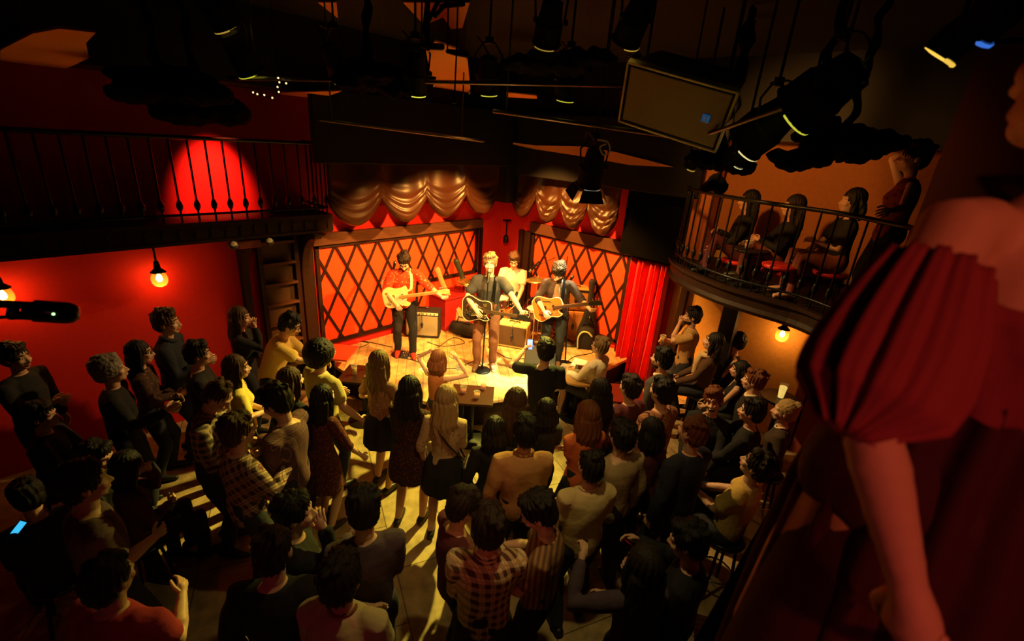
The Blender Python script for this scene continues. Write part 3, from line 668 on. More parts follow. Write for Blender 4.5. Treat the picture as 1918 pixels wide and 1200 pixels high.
    if hat:
        b = MB(); b.lathe([(.088*s, .03*s), (.092*s, .06*s), (.080*s, .105*s), (.045*s, .130*s), (.004, .134*s)], Cc+(Hm @ Vector((0, -.012, .0)))*s, 20, Hm)
        q = MB().prism([(x*s, y*s) for x, y in [(-.07, .05), (.07, .05), (.075, .10), (.05, .145), (0, .155), (-.05, .145), (-.075, .10)]], .045*s, .055*s, mt=Hm, off=Cc)
        hh_ = b.build('cap', hat, root, smooth=True); q.build('cap_brim', hat, hh_)
    if beard:
        b = MB(); b.ell(H(0, .030, -.078), sc(.058, .060, .042), Hm, 16, 10); b.ell(H(0, .058, -.090), sc(.036, .034, .028), Hm)
        from_arrays('beard', [remesh(b, .008, 1)], hairmat(beard), root)
    if facefx:
        for sg in (1, -1):
            e = MB().ell(H(sg*.031, .078, .003), sc(.0135, .009, .0065), Hm, 10, 6); e.ell(H(sg*.031, .0835, .003), sc(.0062, .005, .0058), Hm, 8, 6, mi=1); e.build('eye', [eyem, irism], root, smooth=True)
            MB().tube([H(sg*.012, .092, .030), H(sg*.032, .090, .036), H(sg*.052, .074, .027)], sc(.004, .0052, .003), 6).build('eyebrow', hairmat(hc if hc not in ('blond',) else 'dirty'), root, smooth=True)
        if smile:
            MB().ell(H(0, .085, -.066), sc(.030, .016, .019), Hm, 14, 8).build('open_mouth', mouthm, root, smooth=True)
            MB().ell(H(0, .092, -.057), sc(.024, .011, .007), Hm, 12, 6).build('teeth', toothm, root, smooth=True)
        else: MB().tube([H(-.023, .080, -.066), H(-.008, .096, -.062), H(.008, .096, -.062), H(.023, .080, -.066)], sc(.004, .0068, .0068, .004), 8).build('lips', lipm, root, smooth=True)
    if glasses:
        g = MB()
        for sg in (1, -1):
            ring = [H(sg*.033+.024*math.cos(t), .098, .004+.018*math.sin(t)) for t in np.linspace(0, 2*math.pi, 14)]
            g.tube(ring, .0028*s, 5); g.tube([H(sg*.056, .096, .008), H(sg*.080, .02, .008), H(sg*.080, -.02, -.002)], .0026*s, 5)
        g.tube([H(-.01, .102, .006), H(.01, .102, .006)], .0026*s, 5); g.build('glasses', blackmetal, root, smooth=True)
    if collar:
        cm_, cs = collar; b = MB(); pts = []
        for t in np.linspace(0, 2*math.pi, 20):
            q = N_+up*(.005 if cs == 'crew' else .012)*s+Xt*(.066*bw*math.sin(t))*s+Yt*(.058*math.cos(t)+.004)*s-up*(.035*max(0, math.cos(t)))*s; pts.append(q)
        b.tube(pts, .009*s if cs == 'crew' else (.017*s if cs == 'shirt' else .026*s), 8); b.build('collar', cm_, root, smooth=True)
    if inner:   # an open shirt or jacket shows the garment beneath on the chest
        b = MB(); rings = []
        for t, wd in ((.06, .075), (.18, .072), (.30, .065), (.40, .05), (.47, .035)):
            pr = min(prof, key=lambda q: abs(q[0]-t)); c = P+up*t*s+Yt*((pr[2]*build+drape+.004)*s-.03*s)
            rings.append([c+Xt*(wd*s*math.cos(2*math.pi*k/14))+Yt*(.036*s*math.sin(2*math.pi*k/14)) for k in range(14)])
        b.loft(rings); from_arrays('undershirt', [remesh(b, .012, 2)], inner, root)
    if scarf:
        b = MB(); pts = [N_+up*.01*s+Xt*(.088*math.sin(t))*s+Yt*(.078*math.cos(t)+.01)*s-up*(.03*math.cos(t))*s for t in np.linspace(0, 2*math.pi, 16)]
        b.tube(pts, .032*s, 8); b.tube([N_+Yt*.10*s, N_+Yt*.14*s-up*.14*s, N_+Yt*.145*s-up*.30*s], [.03*s, .045*s, .05*s], 8); from_arrays('scarf', [folds(remesh(b, .012, 2), .005, sd)], scarf, root)
    if bag:
        b = MB(); pts = [P+Xt*.19*s+up*.02*s+Yt*.02*s, P+up*.28*s+Xt*.06*s-Yt*.135*s, N_-up*.04*s-Xt*.10*s-Yt*.06*s, N_-up*.03*s-Xt*.11*s+Yt*.05*s, P+up*.26*s+Xt*.02*s+Yt*.145*s, P+Xt*.19*s+up*.02*s+Yt*.06*s]
        b.tube(catmull(pts, 5, False), .011, 6).build('bag_strap', bag, root, smooth=True)
        MB().box(P+Xt*.235*s-up*.08*s, (.07, .24, .20)).build('shoulder_bag', bag, root, bevel=.02)
    Mw = Matrix.Translation((pos[0], pos[1], z0)) @ Matrix.Rotation(R(face), 4, 'Z')
    J = {'root': root, 'M': Mw, 'pos': pos, 'face': face, 's': s}
    for sg, k in ((1, 'R'), (-1, 'L')):
        S, e, W = arm[sg]; fd = (W-e).normalized(); pn0 = (Rn if sg > 0 else Ln); pn = Vector(pn0) if pn0 else Vector((-sg*.9, .1, -.35)); pn = (pn-fd*pn.dot(fd)).normalized()
        J[k] = Mw @ (W+fd*.085*s+pn*.032*s); J[k+'d'] = (Mw.to_3x3() @ fd); J[k+'n'] = Mw.to_3x3() @ pn; J[k+'W'] = Mw @ W; J[k+'E'] = Mw @ e; J[k+'S'] = Mw @ S
    J['C'] = Mw @ Cc; J['N'] = Mw @ N_; J['Hm'] = Mw.to_3x3() @ Hm
    return J
# ================================================================== BAND, INSTRUMENTS, STAGE GEAR
SZ = .42
cream = mat('cream_lacquer', (.78, .62, .30), .25, spec=.5, coat=.5); maple = mat('maple_neck', (.55, .33, .13), .35, vary=.2, bscale=20)
rosew = mat('rosewood', (.07, .03, .018), .4); sunb = mat('dark_sunburst', (.03, .018, .012), .15, spec=.6, coat=.8); orangel = mat('orange_lacquer', (.62, .13, .02), .18, spec=.5, coat=.7)
ivory = mat('ivory_binding', (.7, .6, .42), .35); gunbl = mat('black_plastic', (.012, .012, .012), .25, spec=.5)
def guitar(J, cen, neck, text, outline, depth, bm, nm, binding=None, pick=None, L=.36, f_holes=False, head6=False, tilt=.1, strapm=None, nface=(0, 1, .12), reson=False):
    Mw = J['M']; c = Mw @ Vector(cen); X = (Mw.to_3x3() @ Vector(neck)).normalized(); Z = Mw.to_3x3() @ Vector(nface); Z = (Z-X*Z.dot(X)).normalized(); Y = Z.cross(X)
    r = empty('guitar', (0, 0, 0), 0, text, 'guitar', None); emat(r, c, X, Y, Z)
    ol = [(p.x, p.y) for p in catmull([Vector((x, y, 0)) for x, y in outline], 5)]
    MB().prism(ol, -depth/2, depth/2).build('body', bm, r, bevel=.008)
    xm = max(p[0] for p in ol)
    if binding:
        MB().tube([Vector((x, y, depth/2-.002)) for x, y in ol]+[Vector((ol[0][0], ol[0][1], depth/2-.002))], .0055, 5).build('binding', binding, r, smooth=True)
    if pick:
        MB().prism([(-.02, -.10), (.10, -.095), (.15, -.05), (.14, .05), (.10, .09), (.05, .03), (-.04, -.02)], depth/2, depth/2+.004).build('pickguard', pick, r)
    n = MB().box((xm-.06+L/2, 0, depth/2+.006), (L+.16, .050, .022)); n.build('neck', nm, r, bevel=.005)
    MB().box((xm-.06+L/2, 0, depth/2+.019), (L+.16, .046, .005)).build('fretboard', nm if not head6 else rosew, r)
    hx = xm+L+.02
    hd = [(hx, -.024), (hx+.03, -.036), (hx+.17, -.046), (hx+.185, -.03), (hx+.18, .02), (hx+.13, .034), (hx+.03, .028), (hx, .024)]
    hs = MB().prism(hd, depth/2-.006, depth/2+.010).build('headstock', nm if not head6 else gunbl, r, bevel=.003)
    for k in range(6):
        sgn = 1 if (not head6 or k % 2) else -1
        MB().tube([(hx+.035+k*.023, sgn*.03, depth/2), (hx+.035+k*.023, sgn*.052, depth/2)], .006, 6).ell((hx+.035+k*.023, sgn*.058, depth/2), (.008, .009, .006), None, 8, 6).build('tuning_peg', steel, hs, smooth=True)
    MB().box((-.10, 0, depth/2+.008), (.03, .085, .014)).build('bridge', steel, r, bevel=.003)
    if reson:
        MB().lathe([(.10, 0), (.108, .006), (.095, .010), (.03, .016), (.001, .018)], (-.07, 0, depth/2), 28).build('cover_plate', steel, r, smooth=True)
        for sg in (1, -1): MB().lathe([(.026, 0), (.03, .003), (.02, .005), (.001, .004)], (.13, sg*.085, depth/2), 16).build('sound_screen', steel, r, smooth=True)
    else:
        for x in (-.04, .09): MB().box((x, 0, depth/2+.007), (.035, .082, .013)).build('pickup', gunbl if not pick else steel, r, bevel=.003)
    if f_holes:
        for sg in (1, -1): MB().tube([(-.08, sg*.12, depth/2+.001), (-.03, sg*.105, depth/2+.001), (.03, sg*.10, depth/2+.001), (.07, sg*.085, depth/2+.001)], [.004, .008, .008, .004], 6).build('sound_hole', gunbl, r)
    for k in range(3): MB().lathe([(.011, 0), (.011, .016), (.003, .018)], (-.10-.022*k, -.10+.01*k, depth/2), 12).build('control_knob', gunbl if not pick else steel, r, smooth=True)
    sg_ = MB()
    for k in range(6): sg_.box((xm/2+L/2-.03, -.016+k*.0064, depth/2+.026), (xm+L+.1, .0012, .0012))
    sg_.build('strings', steel, r)
    if strapm:
        inv = r.matrix_world.inverted(); N_ = J['N']; U = Vector((0, 0, 1)); f = Mw.to_3x3()
        pts = [c-X*.19, c-X*.15+(f @ Vector((.05, -.22, .20))), N_+(f @ Vector((.06, -.10, -.10))), N_+(f @ Vector((-.06, -.05, .012))), N_+(f @ Vector((-.095, .09, -.08))), N_+(f @ Vector((-.09, .145, -.25))), c+X*(xm-.02)+Y*.06-Z*.01]
        pl = catmull([inv @ p for p in pts], 5, False); q = MB(); rings = []
        for i, p in enumerate(pl):
            t = (pl[min(i+1, len(pl)-1)]-pl[max(i-1, 0)]).normalized(); ctr = inv @ (N_+Vector((0, 0, -.25))); o = (p-ctr); o = (o-t*o.dot(t)).normalized(); s2 = t.cross(o)
            rings.append([p+s2*.024+o*.003, p-s2*.024+o*.003, p-s2*.024-o*.003, p+s2*.024-o*.003])
        q.loft(rings).build('strap', strapm, r, smooth=True)
    return r
TELE = [(-.20, 0), (-.19, .11), (-.11, .16), (-.01, .128), (.08, .132), (.15, .15), (.175, .09), (.17, .03), (.17, -.03), (.125, -.055), (.16, -.10), (.19, -.125), (.14, -.16), (.03, -.128), (-.08, -.16), (-.18, -.12)]
DREAD = [(-.24, 0), (-.23, .13), (-.13, .195), (-.01, .155), (.06, .135), (.14, .145), (.215, .125), (.235, .05), (.235, -.02), (.16, -.045), (.17, -.09), (.20, -.125), (.13, -.15), (.05, -.135), (-.03, -.16), (-.14, -.195), (-.23, -.13)]
# --- left guitarist
gm = speckle('red_print_shirt', (.62, .05, .02), (.75, .28, .08), 26, .25)
J1 = person(757, 489, 'guitarist in a red patterned shirt and red shoes looking down at a cream guitar', look=(-.2, .3), h=1.76, z0=SZ, lean=6, hp=42, hy=-6, R_=(-.02, .25, -.38), L_=(-.34, .29, -.26), Rn=(0, -1, -.2), Ln=(.3, -.5, 1), Rp=(.8, -.4, -.4), Lp=(-.6, -.2, -.8), curlR=.7, curlL=.9,
            hair=('short', 'dark'), top=gm, sleeve='roll', bottom=mat('black_jeans', (.014, .014, .018), .8, bump=.2, bscale=40), collar=(gm, 'shirt'), shoes=mat('red_canvas', (.55, .04, .02), .7), facefx=True, vox=.011, beard='dark')
guitar(J1, (.12, .20, 1.06), (-.98, .10, .16), 'cream electric guitar held by the guitarist in red at stage left', TELE, .045, cream, maple, pick=ivory, L=.40, strapm=ivory)
# --- singer
tee = mat('charcoal_tee', (.035, .032, .034), .9, bump=.25, bscale=25)
J2 = person(918, 493, 'singer in a charcoal tee and brown trousers at the centre microphone', look=(-.5, -.3), h=1.82, z0=SZ, lean=2, hp=-2, hy=2, R_=(-.03, .27, -.36), L_=(-.30, .36, -.28), Rn=(0, -1, -.2), Ln=(.3, -.5, 1), Rp=(.8, -.4, -.3), Lp=(-.7, -.2, -.6), curlR=.6, curlL=.9,
            hair=('short', 'dirty'), top=tee, sleeve='short', bottom=mat('brown_trousers', (.20, .075, .04), .85, bump=.2, bscale=40), shoes=mat('brown_boot', (.14, .06, .03), .5), facefx=True, vox=.011, collar=(tee, 'crew'), build=1.04)
guitar(J2, (.12, .205, 1.03), (-.93, .34, .05), 'dark sunburst acoustic guitar with pale edge binding held by the singer', DREAD, .085, sunb, rosew, binding=ivory, L=.38, head6=True, strapm=blackcloth, reson=True)
# --- drummer
J3 = person(963, 487, 'drummer in a white tee seated behind the drums', look=(-2.5, 2.0), h=1.78, z0=SZ, sit=.60, lean=4, hp=28, hy=6, R_=(.0, .34, -.36), L_=(.02, .34, -.40), curlR=.9, curlL=.9, Rn=(-.3, 0, -1), Ln=(.3, 0, -1), hair=('short', 'brown'),
            top=mat('white_tee', (.78, .66, .52), .9, bump=.25, bscale=22), sleeve='short', facefx=True, vox=.012)
dp = Vector((J3['pos'][0], J3['pos'][1], SZ))
# --- right guitarist
dk_shirt = mat('dark_overshirt', (.035, .018, .014), .85, bump=.25, bscale=30)
J4 = person(1047, 508, 'guitarist in a dark open shirt and black jeans looking down at an orange guitar', look=(-.6, -.2), h=1.78, z0=SZ, lean=8, hp=40, hy=-8, R_=(-.02, .26, -.36), L_=(-.33, .30, -.22), Rn=(0, -1, -.2), Ln=(.3, -.5, 1), Rp=(.8, -.4, -.4), Lp=(-.6, -.2, -.8), curlR=.7, curlL=.9,
            hair=('curly', 'dark'), top=dk_shirt, sleeve='roll', inner=mat('grey_brown_tee', (.16, .10, .06), .9), bottom=mat('black_jeans', (.014, .014, .018)), facefx=True, vox=.011, beard='dark', shoes=mat('brown_boot', (.14, .06, .03)))
guitar(J4, (.10, .21, 1.04), (-.95, .14, .30), 'orange hollow body electric guitar held by the right hand guitarist', DREAD, .055, orangel, rosew, binding=ivory, L=.38, head6=True, f_holes=True, strapm=blackcloth)
# --- microphones
def mic(r, p, d, sm=True):
    d = Vector(d).normalized(); mt = d.to_track_quat('Z', 'Y').to_matrix()
    b = MB().lathe([(.009, -.20), (.016, -.19), (.021, -.05), (.022, 0)], p, 14, mt).build('microphone', blackmetal, r, smooth=True)
    MB().lathe([(.022, 0), (.027, .012), (.027, .035), (.02, .055), (.002, .062)], p, 14, mt).build('grille', mat('mic_grille', (.22, .20, .18), .35, .8), b, smooth=True)
def mic_stand(base, top, text, micd=None, boom=None, base_r=.13, tripod=False):
    r = empty('microphone_stand', (base[0], base[1], base[2]), 0, text, 'microphone stand'); T = Vector(top)-Vector(base)
    if tripod:
        for k in range(3):
            a = k*2.094+.4; MB().tube([(0, 0, .16), (.30*math.cos(a), .30*math.sin(a), .012)], .009, 6).build('leg', blackmetal, r, smooth=True)
    else: MB().lathe([(base_r, 0), (base_r, .014), (base_r*.9, .024), (.02, .032)], (0, 0, 0), 28).build('base', blackmetal, r, smooth=True)
    MB().tube([(0, 0, .02), T*.55], .012, 8).tube([T*.52, T], .008, 8).build('pole', blackmetal, r, smooth=True)
    MB().lathe([(.016, -.05), (.018, 0), (.016, .05)], T*.54, 10).build('clutch', blackmetal, r, smooth=True)
    if boom is not None:
        a, b = Vector(boom[0])-Vector(base), Vector(boom[1])-Vector(base); MB().tube([a, b], .007, 8).build('boom', blackmetal, r, smooth=True); e = b
    else: e = T
    if micd: mic(r, e+Vector(micd).normalized()*.06, micd)
    return r
nose2 = J2['C']+J2['Hm'] @ Vector((0, .15, -.07))
b2 = atz(903, 694, SZ); mic_stand((b2.x, b2.y, SZ), nose2+Vector((.05, -.06, -.06)), 'straight black microphone stand in front of the singer', (J2['C']-nose2)+Vector((0, 0, .04)))
b1 = atz(748, 664, SZ); t1 = aty(738, 500, b1.y+.02); mic_stand((b1.x, b1.y, SZ), (t1.x, t1.y, t1.z), 'straight microphone stand in front of the red shirted guitarist', (-.35, .35, .35))
b4 = atz(1058, 682, SZ); t4 = aty(1068, 525, b4.y); mic_stand((b4.x, b4.y, SZ), (t4.x, t4.y, t4.z), 'straight microphone stand beside the orange guitar', (-.1, .5, .3))
bs = (-4.55, 6.55, SZ); e3 = aty(1000, 500, 6.15); mic_stand(bs, (bs[0], bs[1], 2.0), 'boom microphone stand reaching over the drums', (e3-aty(1036, 483, 6.3))+Vector((0, 0, -.25)), boom=(aty(1040, 482, 6.4), e3), tripod=True)
# --- drums
shell = mat('dark_drum_shell', (.05, .012, .010), .2, spec=.6, coat=.6); headm = mat('drum_head', (.75, .62, .42), .5); brass = mat('cymbal_brass', (.75, .50, .16), .25, .9)
def drum(r, c, rad, dep, axis=None, front=headm, prefix='shell'):
    mt = Vector(axis).to_track_quat('Z', 'Y').to_matrix() if axis else None
    h = dep/2; MB().lathe([(rad, -h), (rad, h)], c, 28, mt).build('shell', shell, r, smooth=False)
    for z in (-h, h): MB().lathe([(rad, z-.018), (rad+.012, z-.018), (rad+.012, z+.012), (rad, z+.012)], c, 28, mt, cap=False).build('hoop', steel, r)
    for z in (-h-.002, h+.002): MB().lathe([(rad-.003, z), (rad-.02, z+.002*(1 if z > 0 else -1)), (.002, z+.002*(1 if z > 0 else -1))], c, 28, mt).build('drum_head', front if z > 0 else headm, r)
    for k in range(8):
        a = k*math.pi/4; v = Vector((math.cos(a)*(rad+.016), math.sin(a)*(rad+.016), 0)); u = Vector((0, 0, h)); v2, u2 = (mt @ v, mt @ u) if mt else (v, u)
        MB().tube([Vector(c)+v2-u2, Vector(c)+v2+u2], .005, 5).build('tension_rod', steel, r)
fwd = Vector((.62, -.78, 0)); sd_ = Vector((.78, .62, 0))
kc = atz(1004, 614, SZ)
kd = empty('bass_drum', kc, 0, 'dark bass drum lying on its side in front of the drummer', 'drum'); drum(kd, (0, 0, .29), .28, .40, fwd, mat('dark_drum_head', (.018, .014, .012), .3))
for sg in (1, -1): MB().tube([sd_*sg*.24+fwd*.14+Vector((0, 0, .12)), sd_*sg*.36+fwd*.24+Vector((0, 0, .01))], .009, 6).build('spur', steel, kd, smooth=True)
MB().tube([Vector((0, 0, .56)), -fwd*.02+sd_*.1+Vector((0, 0, .68))], .012, 6).build('tom_mount', steel, kd, smooth=True)
tm = empty('rack_tom', kc+sd_*.12-fwd*.1+Vector((0, 0, .70)), 0, 'small tom drum mounted over the bass drum', 'drum'); drum(tm, (0, 0, .10), .16, .22, (-.15, .2, 1))
sn = empty('snare_drum', dp+fwd*.50-sd_*.22, 0, 'chrome rimmed snare drum between the drummer and the bass drum', 'drum'); drum(sn, (0, 0, .70), .18, .15)
for k in range(3):
    a = k*2.094; MB().tube([(0, 0, .40), (.24*math.cos(a), .24*math.sin(a), .012)], .009, 6).tube([(0, 0, .38), (.17*math.cos(a+.5), .17*math.sin(a+.5), .62)], .008, 6).build('stand_leg', steel, sn, smooth=True)
ft = empty('floor_tom', dp+fwd*.42+sd_*.50, 0, 'dark floor tom at the right side of the drummer', 'drum'); drum(ft, (0, 0, .42), .20, .38)
for k in range(3):
    a = k*2.094+.3; MB().tube([(.222*math.cos(a), .222*math.sin(a), .012), (.222*math.cos(a), .222*math.sin(a), .5)], .008, 6).build('leg', steel, ft, smooth=True)
def cymbal(base, z, rad, tilt, text, hat=False):
    r = empty('cymbal_stand', base, 0, text, 'cymbal'); mt = (Matrix.Rotation(tilt[0], 3, 'X') @ Matrix.Rotation(tilt[1], 3, 'Y'))
    for k in range(3):
        a = k*2.094+.7; MB().tube([(0, 0, .30), (.28*math.cos(a), .28*math.sin(a), .012)], .009, 6).build('leg', steel, r, smooth=True)
    MB().tube([(0, 0, .12), (0, 0, z+.05)], .011, 8).build('pole', steel, r, smooth=True)
    for dz in ((0, -.03) if hat else (0,)): MB().lathe([(.012, .022), (.035, .018), (.05, .006), (rad*.6, -.002), (rad, -.012), (rad, -.014), (rad*.6, -.005), (.05, .002), (.012, .016)], (0, 0, z+dz), 32, mt, cap=False).build('cymbal', brass, r, smooth=True)
c1 = aty(1008, 522, dp.y-.28); cymbal((c1.x, c1.y, SZ), c1.z-SZ, .21, (.10, -.12), 'brass crash cymbal on a chrome stand right of the drummer')
c2 = aty(872, 525, 5.75); cymbal((c2.x, c2.y, SZ), c2.z-SZ, .17, (.0, .12), 'brass hi-hat cymbals on a stand behind the singer at left', True)
th = empty('drum_stool', (J3['pos'][0], J3['pos'][1], SZ), 0, 'round black drum stool under the drummer', 'stool')
MB().lathe([(.16, .50), (.17, .53), (.16, .565), (.02, .575)], (0, 0, 0), 24).build('seat', gunbl, th, smooth=True)
MB().tube([(0, 0, .1), (0, 0, .52)], .014, 8).build('pole', steel, th)
for k in range(3): a = k*2.094; MB().tube([(0, 0, .28), (.24*math.cos(a), .24*math.sin(a), .012)], .009, 6).build('leg', steel, th)
for sg, k in ((1, 'R'), (-1, 'L')):
    p = J3[k]; d = (J3['M'].to_3x3() @ Vector((-sg*.25, 1, -.05))).normalized(); tag(MB().tube([p-d*.10, p+d*.22, p+d*.29], [.0075, .0065, .004], 8).build('drumstick', maple, smooth=True), 'wooden drumstick in the %s hand of the drummer' % ('right' if sg > 0 else 'left'), 'drumstick')
# --- amplifiers
def amp(loc, rz, size, cab, grille, text, panel=None, dots=False, handle=True):
    r = empty('guitar_amplifier', loc, rz, text, 'amplifier'); W, D, Hh = size
    MB().box((0, 0, Hh/2+.015), (W, D, Hh)).build('cabinet', cab, r, bevel=.015)
    MB().box((0, -D/2-.002, Hh*(.45 if panel else .5)+.015), (W*.90, .012, Hh*(.74 if panel else .84))).build('grille', grille, r, bevel=.004)
    if panel:
        p = MB().box((0, -D/2+.015, Hh*.90+.015), (W*.92, .045, Hh*.10), Matrix.Rotation(R(-18), 3, 'X')).build('control_panel', panel, r, bevel=.003)
        for k in range(8): MB().lathe([(.010, 0), (.010, .014), (.003, .016)], (-W*.38+k*W*.105, -D/2-.008, Hh*.905+.015), 10, Matrix.Rotation(R(72), 3, 'X')).build('knob', gunbl, p, smooth=True)
    if handle: MB().tube([(-.10, 0, Hh+.012), (-.08, 0, Hh+.040), (.08, 0, Hh+.040), (.10, 0, Hh+.012)], .010, 6).build('handle', gunbl, r, smooth=True)
    for sx in (-1, 1):
        for sy in (-1, 1): MB().lathe([(.018, 0), (.018, .016)], (sx*W*.42, sy*D*.38, 0), 10).build('foot', gunbl, r)
    mic_ = MB().tube([(0, 0, Hh+.02), (.0, -D/2-.02, Hh+.012), (.005, -D/2-.03, Hh*.62)], .005, 6); mic_.build('hanging_cable', gunbl, r, smooth=True)
    MB().lathe([(.010, -.06), (.018, -.05), (.024, 0), (.020, .03), (.004, .035)], (.005, -D/2-.035, Hh*.55), 12).build('hung_microphone', gunbl, r, smooth=True)
    return r
def face_to(a, b): return math.atan2(b[0]-a[0], -(b[1]-a[1]))      # local -y looks from a to b
a1 = atz(792, 634, SZ); amp((a1.x-.12, a1.y+.10, SZ), R(43), (.60, .26, .49), mat('black_tolex', (.02, .02, .02), .6, bump=.2, bscale=200), mat('silver_grille', (.27, .23, .14), .7, bump=.3, bscale=160), 'silver grilled guitar amplifier behind the red shirted guitarist', panel=mat('pale_panel', (.7, .62, .4), .3, .3))
a2 = atz(957, 652, SZ); amp((a2.x-.06, a2.y+.12, SZ), R(50-40+18), (.52, .26, .42), mat('tweed_cloth', (.66, .48, .17), .75, bump=.3, bscale=220), mat('brown_grille', (.085, .042, .018), .8, bump=.3, bscale=160), 'small tweed guitar amplifier at centre stage beside the singer')
a3 = atz(1058, 636, SZ); r3 = amp((a3.x-.02, a3.y+.15, SZ), R(44), (.50, .34, .56), mat('orange_tolex', (.62, .27, .07), .6, bump=.2, bscale=150), mat('gold_grille', (.40, .18, .05), .8, bump=.3, bscale=160), 'orange speaker cabinet standing on the stage floor behind the right guitarist', handle=False)
amp((a3.x-.02, a3.y+.15, SZ+.58), R(44), (.50, .30, .40), mat('orange_tolex', (.62, .27, .07)), mat('gold_grille', (.40, .18, .05)), 'orange amplifier stacked on top of the orange speaker cabinet', panel=gunbl)
# --- cases and bags
def gig_bag(base, top, w_, d_, m, text, trim=None, name='gig_bag'):
    B_, T_ = Vector(base), Vector(top); ax = T_-B_; r = empty(name, B_, 0, text, 'guitar case'); n = ax.normalized(); sv = Vector((.74, .67, 0)); sv = (sv-n*sv.dot(n)).normalized(); dv = n.cross(sv); rings = []
    for q, ww in ((0, .72), (.04, .95), (.15, 1.06), (.27, .92), (.36, .74), (.46, .60), (.54, .42), (.62, .30), (.85, .27), (.96, .33), (1, .22)):
        rings.append([ax*q+sv*(w_*ww*math.copysign(abs(math.cos(a))**.8, math.cos(a)))+dv*(d_*(1 if q < .5 else .75)*math.copysign(abs(math.sin(a))**.7, math.sin(a))) for a in [2*math.pi*k/20 for k in range(20)]])
    o = MB().loft(rings).build('bag', m, r, smooth=True)
    MB().tube([ax*.30-dv*d_*1.05, ax*.34-dv*d_*1.7, ax*.40-dv*d_*1.7, ax*.44-dv*d_*1.0], .012, 6).build('handle', gunbl, r, smooth=True)
    pk = [ax*q+sv*(w_*.62*c)-dv*(d_*1.02) for q, c in ((.05, -1), (.05, 1), (.30, .9), (.33, 0), (.30, -.9))]
    MB().tube(pk+[pk[0]], .007, 5).build('pocket_zip', trim or gunbl, r, smooth=True)
    return r
blk = mat('black_nylon', (.014, .014, .016), .7, bump=.2, bscale=120)
gb = atz(1098, 640, SZ); gig_bag((gb.x+.0, gb.y+.0, SZ+.01), (gb.x-.05, min(gb.y+.28, 6.95), SZ+1.18), .19, .07, blk, 'tall black guitar bag leaning on the right lattice panel')
bp_ = atz(1101, 648, SZ); bb = empty('backpack', (bp_.x, bp_.y-.12, SZ), R(35), 'black backpack with a pale green rim at the right rear of the stage', 'backpack')
rings = [[Vector((.16*k_*math.copysign(abs(math.cos(a))**.6, math.cos(a)), .08*k_*math.copysign(abs(math.sin(a))**.6, math.sin(a)), z)) for a in [2*math.pi*k/20 for k in range(20)]] for z, k_ in ((0, .85), (.03, 1), (.26, 1), (.36, .82), (.40, .45))]
MB().loft(rings).build('bag', blk, bb, smooth=True)
MB().tube(catmull([Vector(p) for p in [(-.12, -.09, .03), (-.13, -.092, .22), (-.07, -.085, .33), (.03, -.085, .33), (.10, -.09, .27)]], 5, False), .016, 6).build('rim', mat('pale_green_piping', (.45, .52, .20), .5), bb, smooth=True)
g1 = atz(846, 622, SZ); gig_bag((g1.x-.08, g1.y+.25, SZ+.01), (max(g1.x-.50, -6.50), g1.y+.0, SZ+1.12), .17, .06, mat('tan_tapestry', (.42, .26, .10), .8, bump=.3, bscale=60, vary=.7), 'tan patterned guitar bag leaning on the left lattice panel', trim=mat('pale_zip', (.6, .5, .3), .5))
g2 = atz(868, 612, SZ); gig_bag((g2.x-.02, g2.y+.45, SZ+.01), (max(g2.x-.62, -6.50), g2.y+.10, SZ+1.22), .17, .06, mat('dark_green_case', (.022, .030, .016), .4, bump=.1), 'tall dark guitar case leaning beside the tan patterned bag', name='guitar_case')
db = atz(866, 632, SZ); d0 = empty('duffel_bag', (db.x-.05, db.y+.1, SZ), R(20), 'dark duffel bag lying on the stage behind the singer', 'bag')
MB().loft([[Vector((x, .13*k_*math.cos(a), .13+.125*k_*math.sin(a))) for a in [2*math.pi*k/16 for k in range(16)]] for x, k_ in ((-.28, .3), (-.26, .85), (-.1, 1), (.12, 1.02), (.26, .8), (.29, .3))]).build('bag', blk, d0, smooth=True)
MB().tube([(-.14, -.05, .25), (-.10, -.06, .36), (.08, -.06, .36), (.12, -.05, .25)], .011, 6).build('handle', blk, d0, smooth=True)
# --- red crate panel, pedals, cables, sheets
rc = empty('red_bench', (-6.36, 5.75, SZ), 0, 'low red painted bench box along the rear of the left stage wall', 'bench')
MB().box((0, 0, .30), (.46, 1.1, .60)).build('box', mat('dim_red_paint', (.30, .010, .009), .6, bump=.05), rc, bevel=.01)
MB().box((0, 0, .615), (.5, 1.14, .03)).build('lid', mat('dim_red_paint', (.30, .010, .009)), rc, bevel=.008)
def pedal(p, rz, m, text):
    r = empty('effects_pedal', (p.x, p.y, SZ), rz, text, 'pedal'); q = MB(); q.loft([[Vector((-.06, -.07, 0)), Vector((.06, -.07, 0)), Vector((.06, .07, 0)), Vector((-.06, .07, 0))], [Vector((-.055, -.065, .025)), Vector((.055, -.065, .025)), Vector((.055, .065, .05)), Vector((-.055, .065, .05))]]); q.build('housing', m, r, bevel=.004)
    for k in (-1, 0, 1): MB().lathe([(.011, 0), (.010, .014), (.002, .016)], (k*.035, .04, .045), 10).build('knob', steel, r, smooth=True)
    MB().lathe([(.012, 0), (.011, .014), (.002, .016)], (0, -.03, .03), 10).build('footswitch', steel, r, smooth=True)
pedal(atz(758, 668, SZ), R(40), mat('dark_pedal', (.03, .03, .03), .4), 'dark effects pedal at the feet of the red shirted guitarist')
pedal(atz(862, 690, SZ), R(30), mat('silver_pedal', (.5, .5, .45), .3, .6), 'silver effects pedal on the bright stage floor left of the singer')
pedal(atz(1010, 668, SZ), R(60), mat('orange_pedal', (.6, .25, .05), .4), 'orange effects pedal in front of the tweed amplifier')
cabm = mat('cable_rubber', (.012, .012, .012), .5); rnd = random.Random(4)
